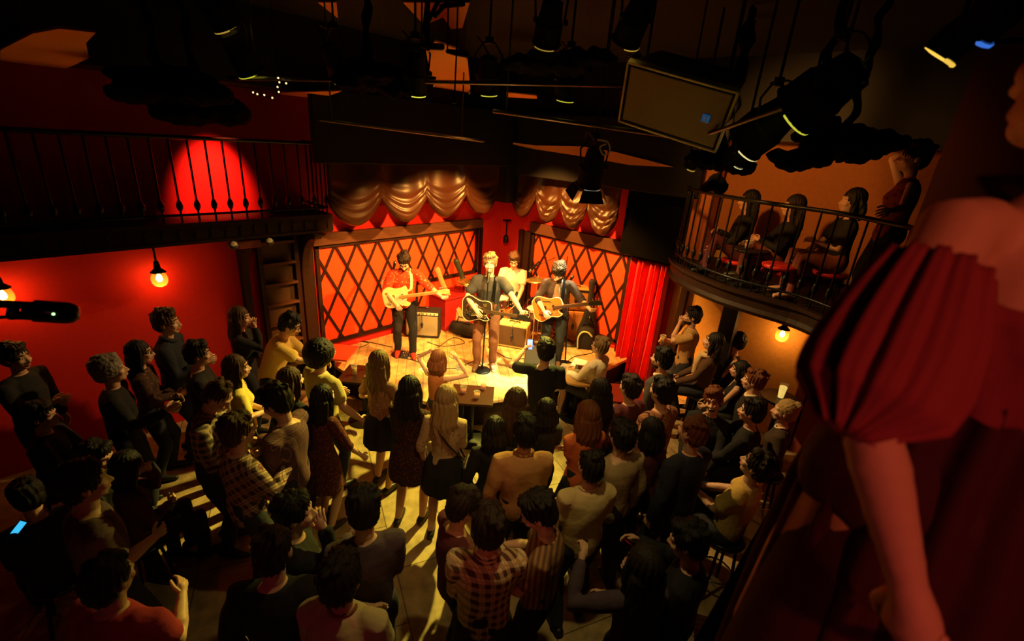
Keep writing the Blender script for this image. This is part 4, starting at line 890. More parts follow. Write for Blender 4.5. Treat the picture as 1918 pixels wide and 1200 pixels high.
def cable(pts, text, n=8, rad=.006):
    pl = []
    for (a, b) in pts: q = atz(a, b, SZ+.007); pl.append(q)
    tag(MB().tube(catmull(pl, n, False), rad, 6).build('instrument_cable', cabm, smooth=True), text, 'cable')
cable([(800, 640), (830, 648), (870, 642), (850, 632), (820, 650), (790, 662), (760, 668)], 'black cable looping from the silver amplifier to the dark pedal')
cable([(905, 690), (890, 676), (850, 690), (800, 684), (780, 676), (748, 668)], 'black cable running across the bright stage floor left of the singer')
cable([(640, 655), (660, 640), (690, 642), (672, 650), (650, 644), (676, 638), (735, 650)], 'coil of black cable on the stage floor by the left lattice panel')
cable([(880, 640), (900, 632), (926, 640), (915, 650), (935, 662), (960, 672), (1010, 668)], 'black cable passing behind the singer to the orange pedal')
cable([(1055, 684), (1075, 668), (1110, 660), (1095, 650), (1060, 648), (1030, 640)], 'black cable by the right microphone stand')
paper = mat('white_paper', (.8, .76, .62), .8)
def sheet(px, py, rz, text, sz=(.21, .29)): tag(MB().box((0, 0, .002), (sz[0], sz[1], .003)).build('paper_sheet', paper, loc=Vector((*atz(px, py, SZ)[:2], SZ)), rotz=rz), text, 'paper')
sheet(822, 712, R(30), 'white paper sheet on the stage edge behind the raised elbow'); sheet(1006, 688, R(50), 'paper sheet on the stage edge right of the singer'); sheet(800, 690, R(10), 'set list paper taped to the stage left of the singer', (.16, .24))
mw = atz(1010, 692, SZ); mo = empty('stage_monitor', (mw.x-.12, mw.y+.15, SZ), R(38), 'black wedge monitor speaker on the stage edge', 'speaker')
MB().prism([(-.18, 0), (.18, 0), (.20, .10), (-.06, .30), (-.18, .28)], -.25, .25, mt=Matrix(((0, 0, 1), (-1, 0, 0), (0, 1, 0)))).build('cabinet', black, mo, bevel=.01)
# corner wall lamp
wl_ = aty(948, 440, 6.85); cl = empty('wall_spotlight', (wl_.x, wl_.y, wl_.z), 0, 'small black spotlight hanging in the red corner above the drummer', 'spotlight')
MB().tube([(0, 0, .0), (0, 0, .28)], .012, 8).build('stem', blackmetal, cl); MB().lathe([(.03, .0), (.05, -.04), (.055, -.14), (.05, -.15)], (0, 0, 0), 16).build('can', blackmetal, cl, smooth=True); MB().box((0, 0, .29), (.12, .12, .03)).build('plate', blackmetal, cl)
# ================================================================== CROWD
cl = lambda n, c, r=.9, b=.25, sc=28: mat(n, c, r, bump=b, bscale=sc)
blackt = cl('black_cotton', (.016, .016, .019)); navy = cl('navy_jacket', (.018, .022, .040)); grey = cl('grey_wool', (.07, .065, .065)); ochre = cl('ochre_tee', (.62, .42, .12)); tan = cl('tan_shirt', (.42, .22, .09))
greytan = cl('greyish_tan_shirt', (.36, .27, .16)); maroon = cl('maroon_tee', (.10, .022, .030)); wine = cl('wine_tee', (.36, .035, .06)); coral = cl('coral_top', (.55, .13, .05)); white = cl('white_shirt', (.75, .66, .50)); oat = cl('oat_tee', (.52, .42, .22))
plum = cl('plum_tee', (.07, .045, .07)); jeans = cl('blue_jeans', (.035, .045, .08)); yellow = cl('yellow_top', (.70, .58, .12)); olive = cl('olive_tee', (.40, .34, .12))
plaid1 = plaid('pale_plaid', (.30, .24, .17), (.05, .04, .045), (.45, .30, .2), 16); plaid2 = plaid('cream_check', (.42, .32, .22), (.05, .02, .03), (.2, .06, .07), 14, diag=True); plaid3 = plaid('dark_check', (.05, .03, .04), (.12, .05, .06), (.2, .1, .1), 22)
plaid4 = plaid('cream_plaid', (.72, .56, .34), (.10, .045, .03), (.5, .3, .16), 15); plaid5 = plaid('rust_plaid', (.36, .15, .08), (.24, .10, .06), (.05, .02, .02), 11, diag=True)
prints = speckle('red_print', (.07, .018, .015), (.18, .05, .035), 34, .3); lace = speckle('dark_lace', (.035, .014, .016), (.16, .06, .04), 48, .28); floral = speckle('pale_floral', (.46, .34, .20), (.20, .12, .07), 30, .24); mott = speckle('brown_print', (.24, .13, .08), (.42, .26, .15), 36, .3)
bstripe = stripe('brown_stripe', (.34, .17, .08), (.10, .05, .03), 9, 1)
def gl(J, k, text, kind='pint', fill=(.75, .45, .08), lvl=.7):
    """drinking vessel standing in the grip of hand k"""
    p = J[k]-Vector((0, 0, .055)); return glass(p, text, fill, lvl, kind)
clearg = mat('clear_glass', (.9, .9, .85), .03, spec=.8, alpha=.14)
def glass(p, text, fill=(.75, .45, .08), lvl=.7, kind='pint', group=None):
    r = empty('drinking_glass', p, random.random(), text, 'glass', group); hh, r0, r1 = {'pint': (.145, .030, .043), 'rocks': (.09, .036, .042), 'tall': (.16, .026, .032)}[kind]
    MB().lathe([(r0*.9, 0), (r0, .004), (r1, hh), (r1-.003, hh), (r0-.003, .012), (.001, .010)], (0, 0, 0), 18).build('glass_wall', clearg, r, smooth=True)
    if lvl: rr = r0-.004+(r1-r0)*lvl; MB().lathe([(r0-.005, .012), (rr, hh*lvl), (.001, hh*lvl)], (0, 0, 0), 16).build('drink', mat('drink_%d%d%d' % tuple(int(c*99) for c in fill), fill, .1, spec=.5, alpha=.75), r, smooth=True)
    MB().lathe([(r1-.003, hh-.002), (r1+.001, hh), (r1-.001, hh+.003)], (0, 0, 0), 18, cap=False).build('rim', mat('glass_rim', (.8, .75, .6), .1, spec=.8), r, smooth=True)
    return r
P_ = person
# ---- left wall group
A1 = P_(30, 668, 'man at the left edge in dark clothes with a reddish face, drink at his chest', h=1.70, R_='cup', L_='down', hair=('short', 'dark'), top=blackt, look=(-3.6, 2.0), facefx=True)
gl(A1, 'R', 'rocks glass held by the man at the left edge', 'rocks')
A2 = P_(206, 692, 'person with greying curly hair and black shirt seen from behind, reddish cheek, left crowd', h=1.74, hair=('curly', 'grey'), top=blackt, look=(-4.2, 3.6), R_='cupout', hp=-6)
gl(A2, 'R', 'small glass raised by the curly greying listener in black', 'rocks')
A3 = P_(262, 660, 'woman with long black hair and glasses by the red wall', fem=True, h=1.64, hair=('long', 'black'), glasses=True, top=speckle('dim_print', (.06, .03, .025), (.22, .10, .06), 30, .25), look=(-4.2, 4.2), facefx=True, R_='clasp', L_='clasp')
A4 = P_(312, 603, 'tall man in a dark hooded jacket standing against the red wall with a drink', h=1.84, hair=('short', 'brown'), top=navy, collar=(navy, 'hood'), look=(-4.2, 3.6), R_='cup', L_='down', facefx=True, tone='light')
gl(A4, 'R', 'glass held at the chest by the tall man in the hooded jacket', 'rocks', lvl=.5)
A5 = P_(371, 662, 'man with short black hair and dark jacket in profile left of the red gap', h=1.70, hair=('short', 'black'), top=blackt, look=(-3.9, 4.3), facefx=True, R_='cup', L_='cup')
A6 = P_(450, 594, 'woman with long brown hair in a dark top standing by the wall ladder', fem=True, h=1.70, hair=('long', 'brown'), top=blackt, look=(-3.9, 4.4), facefx=True, R_='face', L_='fold')
A7 = P_(543, 608, 'man in an ochre tee and glasses bending forward with a cup in his outstretched hand', h=1.78, lean=22, hp=22, glasses=True, hair=('short', 'black'), top=ochre, sleeve='short', look=(-4.35, 3.3), R_=(-.10, .47, -.14), L_=(.06, .40, -.30), facefx=True, Rn=(-1, 0, -.2), build=1.05)
gl(A7, 'R', 'plastic cup in the outstretched hand of the bending man', 'rocks', (.8, .75, .6), .3)
A8 = P_(443, 688, 'woman with brown hair and a bright yellow top in profile beside the plaid shirted man', fem=True, h=1.66, hair=('long', 'brown'), top=yellow, sleeve='short', look=(-4.0, 3.6), facefx=True, R_='clasp', L_='clasp')
A12 = P_(545, 712, 'woman with dark hair with a blonde edge in front of the bending man', fem=True, h=1.70, hair=('bob', 'brown'), top=blackt)
A13 = P_(601, 664, 'man with bushy black hair and pale grey tee seen from behind near the stage left', h=1.78, hair=('afro', 'black'), top=olive, sleeve='short', R_=(.10, .22, -.46), L_=(-.05, .30, -.36), build=1.05)
A14 = P_(606, 742, 'woman with very long black hair and a red patterned dress seen from behind', fem=True, h=1.58, hair=('long', 'black'), top=prints, dress=True, skirt=.55, sleeve='roll', R_=(.16, .20, -.46), L_='clasp', lean=6)
A9 = P_(408, 742, 'man in a pale plaid shirt looking down, left of centre', h=1.80, hair=('crop', 'brown'), top=plaid1, look=(-2.9, 2.2), hp=40, lean=5, R_='clasp', L_='clasp', collar=(plaid1, 'shirt'), hemdrop=.14)
A10 = P_(446, 806, 'brown haired man in a cream diamond check shirt, seen from behind left of centre', h=1.78, hair=('short', 'brown'), top=plaid2, look=(-3.6, 3.2), R_='cup', L_='cup', hemdrop=.14)
A11 = P_(517, 752, 'man in a dark checked jacket turning his reddish face to the left', h=1.86, hair=('short', 'black'), top=plaid3, look=(-4.4, .6), hp=24, R_='cup', L_='clasp', facefx=True, hemdrop=.14)
gl(A11, 'R', 'phone lit glass held by the man in the dark checked jacket', 'rocks', (.8, .6, .2), .8)
# ---- centre row before the stage
A15 = P_(712, 678, 'woman with long light brown hair and a brown print top over a black skirt', fem=True, h=1.70, hair=('long', 'dirty'), top=mott, sleeve='short', bottom=blackt, skirt=.62, R_=(.10, .28, -.30), L_=(-.08, .26, -.32))
A16 = P_(768, 728, 'woman with long black hair in a dark lace dress and heels', fem=True, h=1.70, hair=('long', 'black'), top=lace, dress=True, skirt=.62, R_='clasp', L_='clasp')
A17 = P_(822, 672, 'woman with auburn hair holding both hands on her head at the stage edge', fem=True, h=1.62, sit=.48, hair=('bob', 'auburn'), top=cl('dim_orange_top', (.30, .10, .03)), sleeve='none', R_=(.10, .08, .28), L_=(-.02, .06, .30), Rp=(1, .3, .1), Lp=(-1, .3, .1))
A18 = P_(836, 745, 'woman with long blonde hair and a pale floral top carrying a shoulder bag', fem=True, h=1.70, hair=('long', 'blond'), top=floral, sleeve='roll', bottom=blackt, skirt=.60, bag=mat('dark_leather', (.03, .015, .012), .4), R_='clasp', L_='down')
A19 = P_(1022, 655, 'man in a black tee holding up a lit phone in front of the stage', h=1.74, hair=('curly', 'black'), top=blackt, sleeve='short', look=(-4.4, 5.4), L_=(-.04, .36, .06), R_='down', Ln=(1, .1, 0), Lp=(-1, .1, -.5), curlL=.8, tone='light')
ph = empty('phone', (0, 0, 0), 0, 'phone with a glowing stage picture held up by the man in the black tee', 'phone'); emat(ph, A19['L']+Vector((0, 0, .05)), RT, Vector((0, 0, 1)), RT.cross(Vector((0, 0, 1))))
MB().box((0, 0, 0), (.072, .145, .009)).build('case', gunbl, ph, bevel=.004)
MB().box((0, .0, .0052), (.064, .13, .001)).build('screen', mat('phone_screen', (.2, .3, .6), .2, emit=(.28, .45, 1), estr=1.6), ph)
MB().box((.004, -.01, .0060), (.022, .06, .0006)).build('screen_figure', mat('phone_screen_warm', (.8, .3, .1), .2, emit=(1, .35, .18), estr=1.2), ph)
A20 = P_(1124, 648, 'man in a white shirt and glasses seated at the table right of the stage', h=1.74, sit=.46, hair=('short', 'dirty'), top=white, glasses=True, look=(-4.8, 5.2), hp=-4, R_='table', L_='table', facefx=True)
A21 = P_(966, 750, 'woman with brown hair lit at its edges in front of the centre table', fem=True, h=1.70, hair=('long', 'brown'), top=blackt)
A29 = P_(1022, 768, 'listener with black bobbed hair behind the man holding the phone', fem=True, h=1.58, hair=('bob', 'black'), top=blackt, R_='cup')
A22 = P_(926, 803, 'listener with dark bobbed hair left of the tan shirted man', fem=True, h=1.58, hair=('bob', 'black'), top=blackt)
A23 = P_(984, 808, 'man with short dark hair and a tan shirt seen from behind at the centre', h=1.80, hair=('short', 'black'), top=tan, R_='clasp', L_='down', hemdrop=.16, collar=(tan, 'shirt'))
A24 = P_(1100, 775, 'woman with wavy auburn hair and a coral top seen from behind', fem=True, h=1.70, hair=('wavy', 'auburn'), top=coral, sleeve='short', R_='clasp', L_='fold')
A25 = P_(1122, 732, 'woman with straight black hair and a black top next to the auburn haired woman', fem=True, h=1.72, hair=('long', 'black'), top=blackt)
A26 = P_(1180, 725, 'man with dark hair and bare nape in a black top by the red tabletop', h=1.70, hair=('short', 'dark'), top=maroon, look=(-4.6, 4.8), R_='clasp')
A27 = P_(1240, 672, 'man in a dark grey jacket with a white collar in front of the red curtain', h=1.76, hair=('short', 'black'), top=grey, collar=(white, 'shirt'), look=(-4.6, 4.8), beard='dark')
A28 = P_(1240, 732, 'man in a rust checked shirt seen from behind at centre right', h=1.82, hair=('short', 'black'), top=plaid5, look=(-4.6, 4.8), R_='clasp', hemdrop=.14)
A57 = P_(1218, 806, 'listener with dark bobbed hair in front of the rust checked shirt', fem=True, h=1.64, hair=('bob', 'black'), top=maroon, sleeve='short', look=(-4.6, 4.6))
A30 = P_(1164, 815, 'man with black hair and a long greyish tan shirt seen from behind', h=1.78, hair=('short', 'black'), top=greytan, hemdrop=.18, R_='down', L_='clasp')
A31 = P_(1106, 872, 'man with cropped black hair and a mustard tee in front of the greyish tan shirt', h=1.74, hair=('crop', 'black'), top=oat, sleeve='short', R_='clasp', L_='clasp', collar=(oat, 'crew'))
A32 = P_(1297, 808, 'man with cropped brown hair and a black jacket seen from behind at right', h=1.84, hair=('crop', 'auburn'), top=navy, R_='clasp')
# ---- right side under the balcony
A34 = P_(1297, 592, 'man in a tan checked shirt drinking by the ochre wall under the balcony', h=1.76, hair=('short', 'black'), top=plaid('tan_check', (.50, .30, .12), (.44, .26, .10), (.3, .17, .06), 14), sleeve='short', look=(-4.5, 5.2), R_='cup', L_='face', facefx=True, beard='black')
gl(A34, 'R', 'glass held by the man drinking beside the ochre wall', 'pint')
A35 = P_(1336, 640, 'woman in a brown jacket and pale scarf seated under the right balcony', fem=True, h=1.70, sit=.76, hair=('wavy', 'black'), top=cl('brown_jacket', (.09, .045, .025)), scarf=cl('pale_scarf', (.6, .42, .22)), look=(-4.6, 5.0), hp=-10, R_='lap', L_='lap', facefx=True)
A36 = P_(1378, 640, 'woman with curly black hair and a black low necked top seated near the balcony post', fem=True, h=1.70, sit=.66, hair=('curly', 'black'), top=blackt, sleeve='none', look=(-4.6, 5.0), R_='lap', L_='lap', facefx=True)
A37 = P_(1386, 692, 'small black haired woman in a black dress seated before the curly haired woman', fem=True, h=1.56, sit=.62, hair=('bob', 'black'), top=blackt, sleeve='none', look=(-4.6, 5.0), R_='lap', L_='lap', facefx=True, bottom=blackt)
A38 = P_(1412, 712, 'man with auburn hair and reddish face in a dark jacket with a white collar', h=1.74, sit=.66, hair=('short', 'auburn'), top=blackt, collar=(white, 'shirt'), look=(-4.8, 4.8), facefx=True)
A33 = P_(1336, 750, 'laughing man in a black top facing away from the stage at right', h=1.72, sit=.62, hair=('short', 'auburn'), top=blackt, look=(-.6, .6), hr=14, hp=-6, facefx=True, smile=True, R_='lap', L_='lap', vox=.011)
A39 = P_(1408, 770, 'man with dark hair raising a hand beside the laughing man', h=1.74, sit=.66, hair=('short', 'black'), top=blackt, look=(-4.8, 4.2), R_=(-.06, .36, -.02), L_='lap', facefx=True)
A40 = P_(1470, 770, 'woman with blonde hair pinned up and a dark coat at the far right table', fem=True, h=1.68, sit=.62, hair=('bun', 'blond'), top=cl('dark_coat', (.05, .032, .025)), look=(-4.6, 4.2), collar=(white, 'crew'))
A41 = P_(1418, 872, 'man in a yellow tee sitting with clasped hands at the right, face turned up', h=1.78, sit=.66, hair=('short', 'dark'), top=ochre, sleeve='short', look=(-4.8, 4.3), hp=-16, lean=-6, R_=(-.02, .40, -.32), L_=(.16, .36, -.28), Rn=(-1, 0, 0), Ln=(1, 0, 0), facefx=True, vox=.011)
A42 = P_(1288, 1012, 'shadowed person at lower right holding a red straw', h=1.72, hair=('short', 'black'), top=blackt, look=(-3.2, 2.0), hp=15, R_='cupout', L_='cup', curlR=.7)
tag(MB().tube([A42['R']+Vector((-.03, -.02, .02)), A42['R']+RT*.10-DN*-.10], .004, 6).build('drinking_straw', mat('red_straw', (.8, .02, .03), .4), smooth=True), 'bright red straw in the hand of the shadowed person at lower right', 'straw')
A43 = P_(1205, 1058, 'woman with long dark hair raising her hand at the bottom right of centre', fem=True, h=1.70, hair=('long', 'dark'), top=plum, L_=(-.10, .30, .02), R_='clasp', Ln=(0, 1, 0), curlL=.9)
# ---- front rows
A44 = P_(868, 948, 'man with dark hair in a maroon tee turned to the right at lower centre', h=1.66, hair=('short', 'dark'), top=maroon, sleeve='short', look=(-1.2, 3.4), hp=18, R_='cup', L_='clasp', glasses=True)
A45 = P_(680, 952, 'black haired man in a dark plum shirt bending his head, lower left of centre', h=1.80, hair=('short', 'black'), top=plum, look=(-3.9, 2.0), hp=24, R_='clasp', L_='cup')
A46 = P_(1008, 958, 'man in a brown striped shirt looking down at a glass at lower centre', h=1.76, hair=('short', 'black'), top=bstripe, look=(-2.6, 1.2), hp=30, R_='cup', L_=(.10, .34, -.30), sleeve='short', vox=.012)
gl(A46, 'L', 'rocks glass in the hand of the man in the striped shirt', 'rocks', (.6, .3, .1), .5)
A47 = P_(916, 985, 'man in a cream and dark plaid shirt seen from behind at the bottom centre', h=1.80, hair=('short', 'dark'), top=plaid4, collar=(plaid4, 'shirt'), hemdrop=.16, R_='cup', L_='clasp', vox=.012)
A48 = P_(640, 1082, 'man with dark hair and an oat coloured tee at the bottom left of centre', h=1.80, hair=('short', 'dark'), top=oat, sleeve='short', collar=(cl('brown_ribbing', (.22, .08, .04)), 'crew'), R_='clasp', L_='clasp', vox=.012)
A51 = P_(512, 1030, 'man with a closely cropped head in dark clothes at the bottom left', h=1.82, hair=('crop', 'dark'), top=blackt, look=(-3.8, 2.0), hp=10)
A52 = P_(553, 960, 'person with black hair lifting a hand to the mouth at lower left of centre', h=1.70, hair=('short', 'black'), top=blackt, look=(-2.0, 1.6), R_='face', L_='clasp')
A53 = P_(183, 852, 'woman in dark clothes seated at the left, reddish face turned down', fem=True, h=1.64, sit=.46, hair=('short', 'black'), top=blackt, look=(-3.0, 1.4), hp=18, R_='lap', L_='cup')
A58 = P_(240, 872, 'person in a dark red top seated beside the table at left', fem=True, h=1.64, sit=.46, hair=('bob', 'black'), top=maroon, look=(-4.4, 1.6), hp=12, R_='clasp', L_='face')
A49 = P_(158, 905, 'man in a faded dark plum tee seen from behind at the lower left', h=1.80, hair=('short', 'black'), top=cl('faded_plum_tee', (.13, .085, .11)), sleeve='short', look=(-3.4, 1.6), R_='clasp', build=1.1)
A54 = P_(52, 930, 'person with black hair lit by a phone at the lower left edge', h=1.66, sit=.46, hair=('short', 'black'), top=blackt, look=(-4.6, -.3), hp=30, R_='clasp', L_='clasp')
p2 = empty('phone', (0, 0, 0), 0, 'phone with a bright cyan screen held low at the left edge', 'phone'); q = atd(35, 988, (A54['C']-CAMP).length-.02); up_ = (RT*.62-DN*.78).normalized(); emat(p2, q, up_.cross((CAMP-q).normalized()), up_, (up_.cross((CAMP-q).normalized())).cross(up_))
MB().box((0, 0, 0), (.062, .13, .009)).build('case', gunbl, p2, bevel=.004); MB().box((0, 0, .0052), (.05, .115, .001)).build('screen', mat('cyan_screen', (.1, .5, .8), .2, emit=(.05, .55, .95), estr=1.0), p2)
A55 = P_(78, 778, 'seated person in grey trousers at the left edge behind the phone', h=1.70, sit=.46, hair=('short', 'black'), top=blackt, bottom=grey, look=(-4.2, 2.2), R_='lap', L_='lap')
A50 = P_(205, 1085, 'person in a wine red tee leaning in at the bottom left corner', h=1.70, hair=('short', 'black'), top=wine, sleeve='short', look=(-3.2, .9), side=0, build=1.08, R_='cup')
# ---- right balcony
BZ = 2.40
B1 = P_(1380, 366, 'long haired woman in a black jacket seated nearest the pillar on the right balcony', fem=True, h=1.6, sit=.20, z0=BZ, pos=(-1.78, 6.25), hair=('long', 'black'), top=blackt, look=(-4.4, 4.6), R_='cup', L_='lap', facefx=True, bottom=maroon)
B2 = P_(1450, 372, 'woman with long dark hair seated second from the pillar on the right balcony', fem=True, h=1.62, sit=.20, z0=BZ, pos=(-1.27, 6.15), hair=('long', 'dark'), top=blackt, look=(-4.4, 4.6), R_='table', L_='cup', bottom=cl('rust_trousers', (.22, .06, .04)))
B3 = P_(1545, 388, 'person with a black bob and black tee seated behind the rail under a resting arm', fem=True, h=1.62, sit=.34, z0=BZ, pos=(-.72, 5.95), hair=('bob', 'black'), top=blackt, sleeve='short', look=(-3.4, 4.4), R_='lap', L_='fold', bottom=cl('rust_trousers', (.22, .06, .04)), shoes=mat('pale_shoe', (.5, .25, .15), .6))
B4 = P_(1612, 300, 'person leaning on the balcony rail with one arm raised behind the head', fem=True, h=1.62, z0=BZ, pos=(-.32, 5.35), hair=('short', 'black'), top=speckle('rust_print', (.30, .06, .03), (.12, .03, .03), 20, .3), sleeve='none', look=(-3.5, 4.2), R_=(-.12, .10, .26), L_=(-.42, .22, -.20), Lp=(0, -.4, -1), Rp=(1, .2, .3))
glass(Vector((-1.55, 5.78, BZ+.43)), 'short glass glinting on the low balcony table', (.8, .3, .1), .6, 'rocks')
# low table and stools on the balcony
bt = empty('low_table', (-1.52, 5.80, BZ), 0, 'low dark round table with a red candle glow on the balcony', 'table')
MB().lathe([(.20, .40), (.21, .415), (.20, .43), (.01, .43)], (0, 0, 0), 24).build('top', darkwood, bt); MB().tube([(0, 0, .02), (0, 0, .41)], .025, 8).build('stem', blackmetal, bt); MB().lathe([(.15, 0), (.15, .02), (.03, .035)], (0, 0, 0), 20).build('base', blackmetal, bt)
def stool(x, y, h, text, z0=0.0, group=None, seatm=None):
    r = empty('stool', (x, y, z0), random.random(), text, 'stool', group)
    MB().lathe([(.15, h-.05), (.17, h-.04), (.175, h-.012), (.15, h), (.01, h)], (0, 0, 0), 20).build('seat', seatm or gunbl, r, smooth=True)
    for k in range(4):
        a = k*math.pi/2+.6; MB().tube([(.11*math.cos(a), .11*math.sin(a), h-.05), (.17*math.cos(a), .17*math.sin(a), .012)], .014, 6).build('leg', darkwood, r, smooth=True)
    if h > .5: MB().tube([(.15*math.cos(t), .15*math.sin(t), h*.35) for t in np.linspace(0, 2*math.pi, 17)], .009, 6).build('foot_ring', steel, r, smooth=True)
    return r
redv = mat('red_vinyl', (.65, .03, .02), .35)
for J, hh, t, sm in ((A17, .48, 'stool under the woman with her hands on her head', None), (A20, .46, 'stool under the man in the white shirt', None), (A35, .76, 'tall stool under the woman with the scarf', None), (A36, .66, 'tall stool under the curly haired woman', None), (A37, .62, 'tall stool under the small woman in black', None),
                 (A38, .66, 'tall stool under the man with the white collar', None), (A33, .62, 'tall stool under the laughing man', None), (A39, .66, 'tall stool under the man raising a hand', None), (A40, .62, 'tall stool under the blonde woman in the coat', None), (A41, .66, 'tall stool under the man in the yellow tee', None),
                 (A53, .46, 'stool under the seated woman at the left', None), (A58, .46, 'stool under the person in the dark red top', None), (A55, .46, 'stool under the person in grey trousers', None), (A54, .46, 'stool under the person lit by a phone', None)):
    stool(J['pos'][0], J['pos'][1], hh-.012, t, 0, None, sm)
for J, hh, t in ((B1, .20, 'low cushion stool under the woman nearest the pillar'), (B2, .20, 'low cushion stool under the second woman on the balcony'), (B3, .34, 'low stool under the person with the black bob on the balcony')): stool(J['pos'][0], J['pos'][1], hh-.01, t, BZ, None, redv)
stool(-1.15, 5.62, .36, 'empty low stool with a bright red seat on the balcony', BZ, None, redv)
# ---- tables on the floor with their glasses
redtop = mat('red_table_top', (.42, .045, .02), .35, spec=.4, bump=.03); darktop = mat('dark_table_top', (.022, .010, .007), .4, spec=.25)
def table(x, y, w_, d_, h, rz, m, text, round_=False):
    r = empty('table', (x, y, 0), rz, text, 'table')
    if round_: MB().lathe([(w_, h-.03), (w_+.004, h-.015), (w_, h), (.01, h)], (0, 0, 0), 32).build('top', m, r)
    else: MB().box((0, 0, h-.015), (w_, d_, .03)).build('top', m, r, bevel=.006)
    MB().tube([(0, 0, .03), (0, 0, h-.03)], .032, 10).build('stem', blackmetal, r, smooth=True); MB().lathe([(.22, 0), (.22, .015), (.05, .04)], (0, 0, 0), 24).build('base', blackmetal, r)
    return r
t1 = atz(622, 657, .72); table(t1.x, t1.y, .62, .50, .72, R(40), redtop, 'square table with a red lit top at the left corner of the stage')
t2 = atz(680, 700, .72); table(t2.x, t2.y, .55, .50, .72, R(40), darktop, 'dark square table with drinks in front of the left guitarist')
t3 = atz(885, 738, .70); table(t3.x, t3.y, .55, .48, .70, R(42), mat('red_brown_top', (.035, .006, .004), .35, spec=.3), 'dark red table in front of the centre microphone')
t5 = atz(1085, 700, .72); table(t5.x, t5.y, .34, .34, .72, 0, mat('tan_table_top', (.40, .22, .07), .3, spec=.4), 'round tan table beside the man in the white shirt', True)
t6 = atz(1165, 735, .72); table(t6.x, t6.y, .60, .50, .72, R(40), mat('dull_red_top', (.22, .025, .012), .35), 'red table top between the black haired woman and the man with the bare nape')
glass(atz(664, 700, .725), 'pint glass of pale beer on the dark table at the stage left', (.75, .5, .2), .6); glass(atz(688, 690, .725), 'tall glass with a straw on the dark table at the stage left', (.8, .7, .5), .5, 'tall')
glass(atz(926, 712, .58) if False else atz(905, 728, .705), 'rocks glass on the dark red table below the microphone', (.7, .2, .1), .7, 'rocks'); glass(atz(868, 735, .705), 'half empty glass at the left of the dark red table', (.5, .12, .06), .5, 'rocks'); glass(atz(893, 745, .705), 'small amber glass at the front of the dark red table', (.7, .3, .08), .7, 'rocks')
glass(atz(925, 696, SZ), 'wide clear glass on the stage edge beside the monitor', (.8, .75, .6), .3, 'rocks')
glass(atz(1055, 700, .725), 'pint glass of dark drink on the round tan table', (.25, .08, .03), .8)
bx = atz(1090, 700, .725); bo = empty('metal_box', bx, R(30), 'open metal napkin box on the round tan table', 'box')
MB().box((0, 0, .004), (.22, .16, .008)).box((-.106, 0, .05), (.008, .16, .1)).box((.106, 0, .05), (.008, .16, .1)).box((0, -.076, .05), (.22, .008, .1)).box((0, .076, .05), (.22, .008, .1)).build('tray', mat('bright_metal', (.6, .55, .35), .3, .8), bo); MB().box((.01, .0, .085), (.16, .10, .05)).build('napkins', gunbl, bo, bevel=.01)
sheet_y = mat('yellow_card', (.75, .60, .12), .8)
tag(MB().box((0, 0, .003), (.26, .32, .004)).build('menu_card', sheet_y, loc=Vector((*atz(978, 708, SZ)[:2], SZ)), rotz=R(48)), 'yellow menu card on the stage edge behind the wide clear glass', 'menu')
tag(MB().box((0, 0, .003), (.20, .28, .004)).build('menu_card', paper, loc=Vector((*atz(1085, 680, .722)[:2], .722)), rotz=R(20)) , 'white menu card under the arms of the man in the white shirt', 'menu')
t7 = atz(222, 905, .72); table(t7.x, t7.y, .28, .28, .72, 0, darktop, 'small round dark table with glinting glasses at the lower left', True)
glass(Vector((t7.x+.08, t7.y+.06, .725)), 'rocks glass with an amber gleam on the small round table at lower left', (.9, .5, .1), .6, 'rocks'); glass(Vector((t7.x-.10, t7.y+.10, .725)), 'tall glass at the rear of the small round table at lower left', (.8, .6, .3), .4, 'tall'); glass(Vector((t7.x-.02, t7.y-.12, .725)), 'rocks glass with red drink at the front of the small round table', (.5, .05, .05), .5, 'rocks')
# ---- bar shelf along the right wall, menus and glasses on it
bs_ = empty('bar_counter', (-.06, 3.1, 0), 0, 'brown red bar counter along the lower right wall', 'counter')
MB().box((0, 0, .93), (.60, 3.4, .05)).build('counter_top', mat('bar_top', (.22, .055, .035), .4, spec=.4, bump=.04), bs_, bevel=.01); MB().box((.10, 0, .45), (.36, 3.3, .90)).build('front', mat('bar_front', (.09, .02, .015), .6), bs_)
def menu(px, py, z, sx, sy, rz, text, lines=6):
    p = atz(px, py, z); r = empty('menu', (p.x, p.y, z), rz, text, 'menu'); MB().box((0, 0, .002), (sx, sy, .003)).build('card', sheet_y, r)
    q = MB()
    for k in range(lines): q.box((0, sy*.36-k*sy*.72/(lines-1), .0042), (sx*.84, .003, .0006))
    q.build('ruled_lines', mat('brown_ink', (.12, .05, .02), .8), r)
menu(1330, 1192, .957, .20, .28, R(28), 'tan ruled menu card on the bar at the bottom edge'); menu(1438, 1025, .957, .07, .20, R(-8), 'narrow menu card on the bar beside the glass', 4)
glass(atz(1420, 1028, .957), 'small tumbler on the bar next to the narrow menu card', (.7, .5, .3), .4, 'rocks')
tag(MB().tube([atz(1376, 1080, .962), atz(1426, 1073, .962)], .004, 6).build('drinking_straw', mat('pale_straw', (.8, .72, .4), .4), smooth=True), 'pale straw lying on the bar top', 'straw')
vt = aty(1468, 722, 6.45); table(vt.x, vt.y+.05, .24, .24, .90, 0, darktop, 'tall round table behind the blonde woman at the far right', True)
cg = empty('glowing_glass', (vt.x, vt.y+.02, .90), 0, 'tall tapered glass glowing pale yellow on the far right table', 'glass')
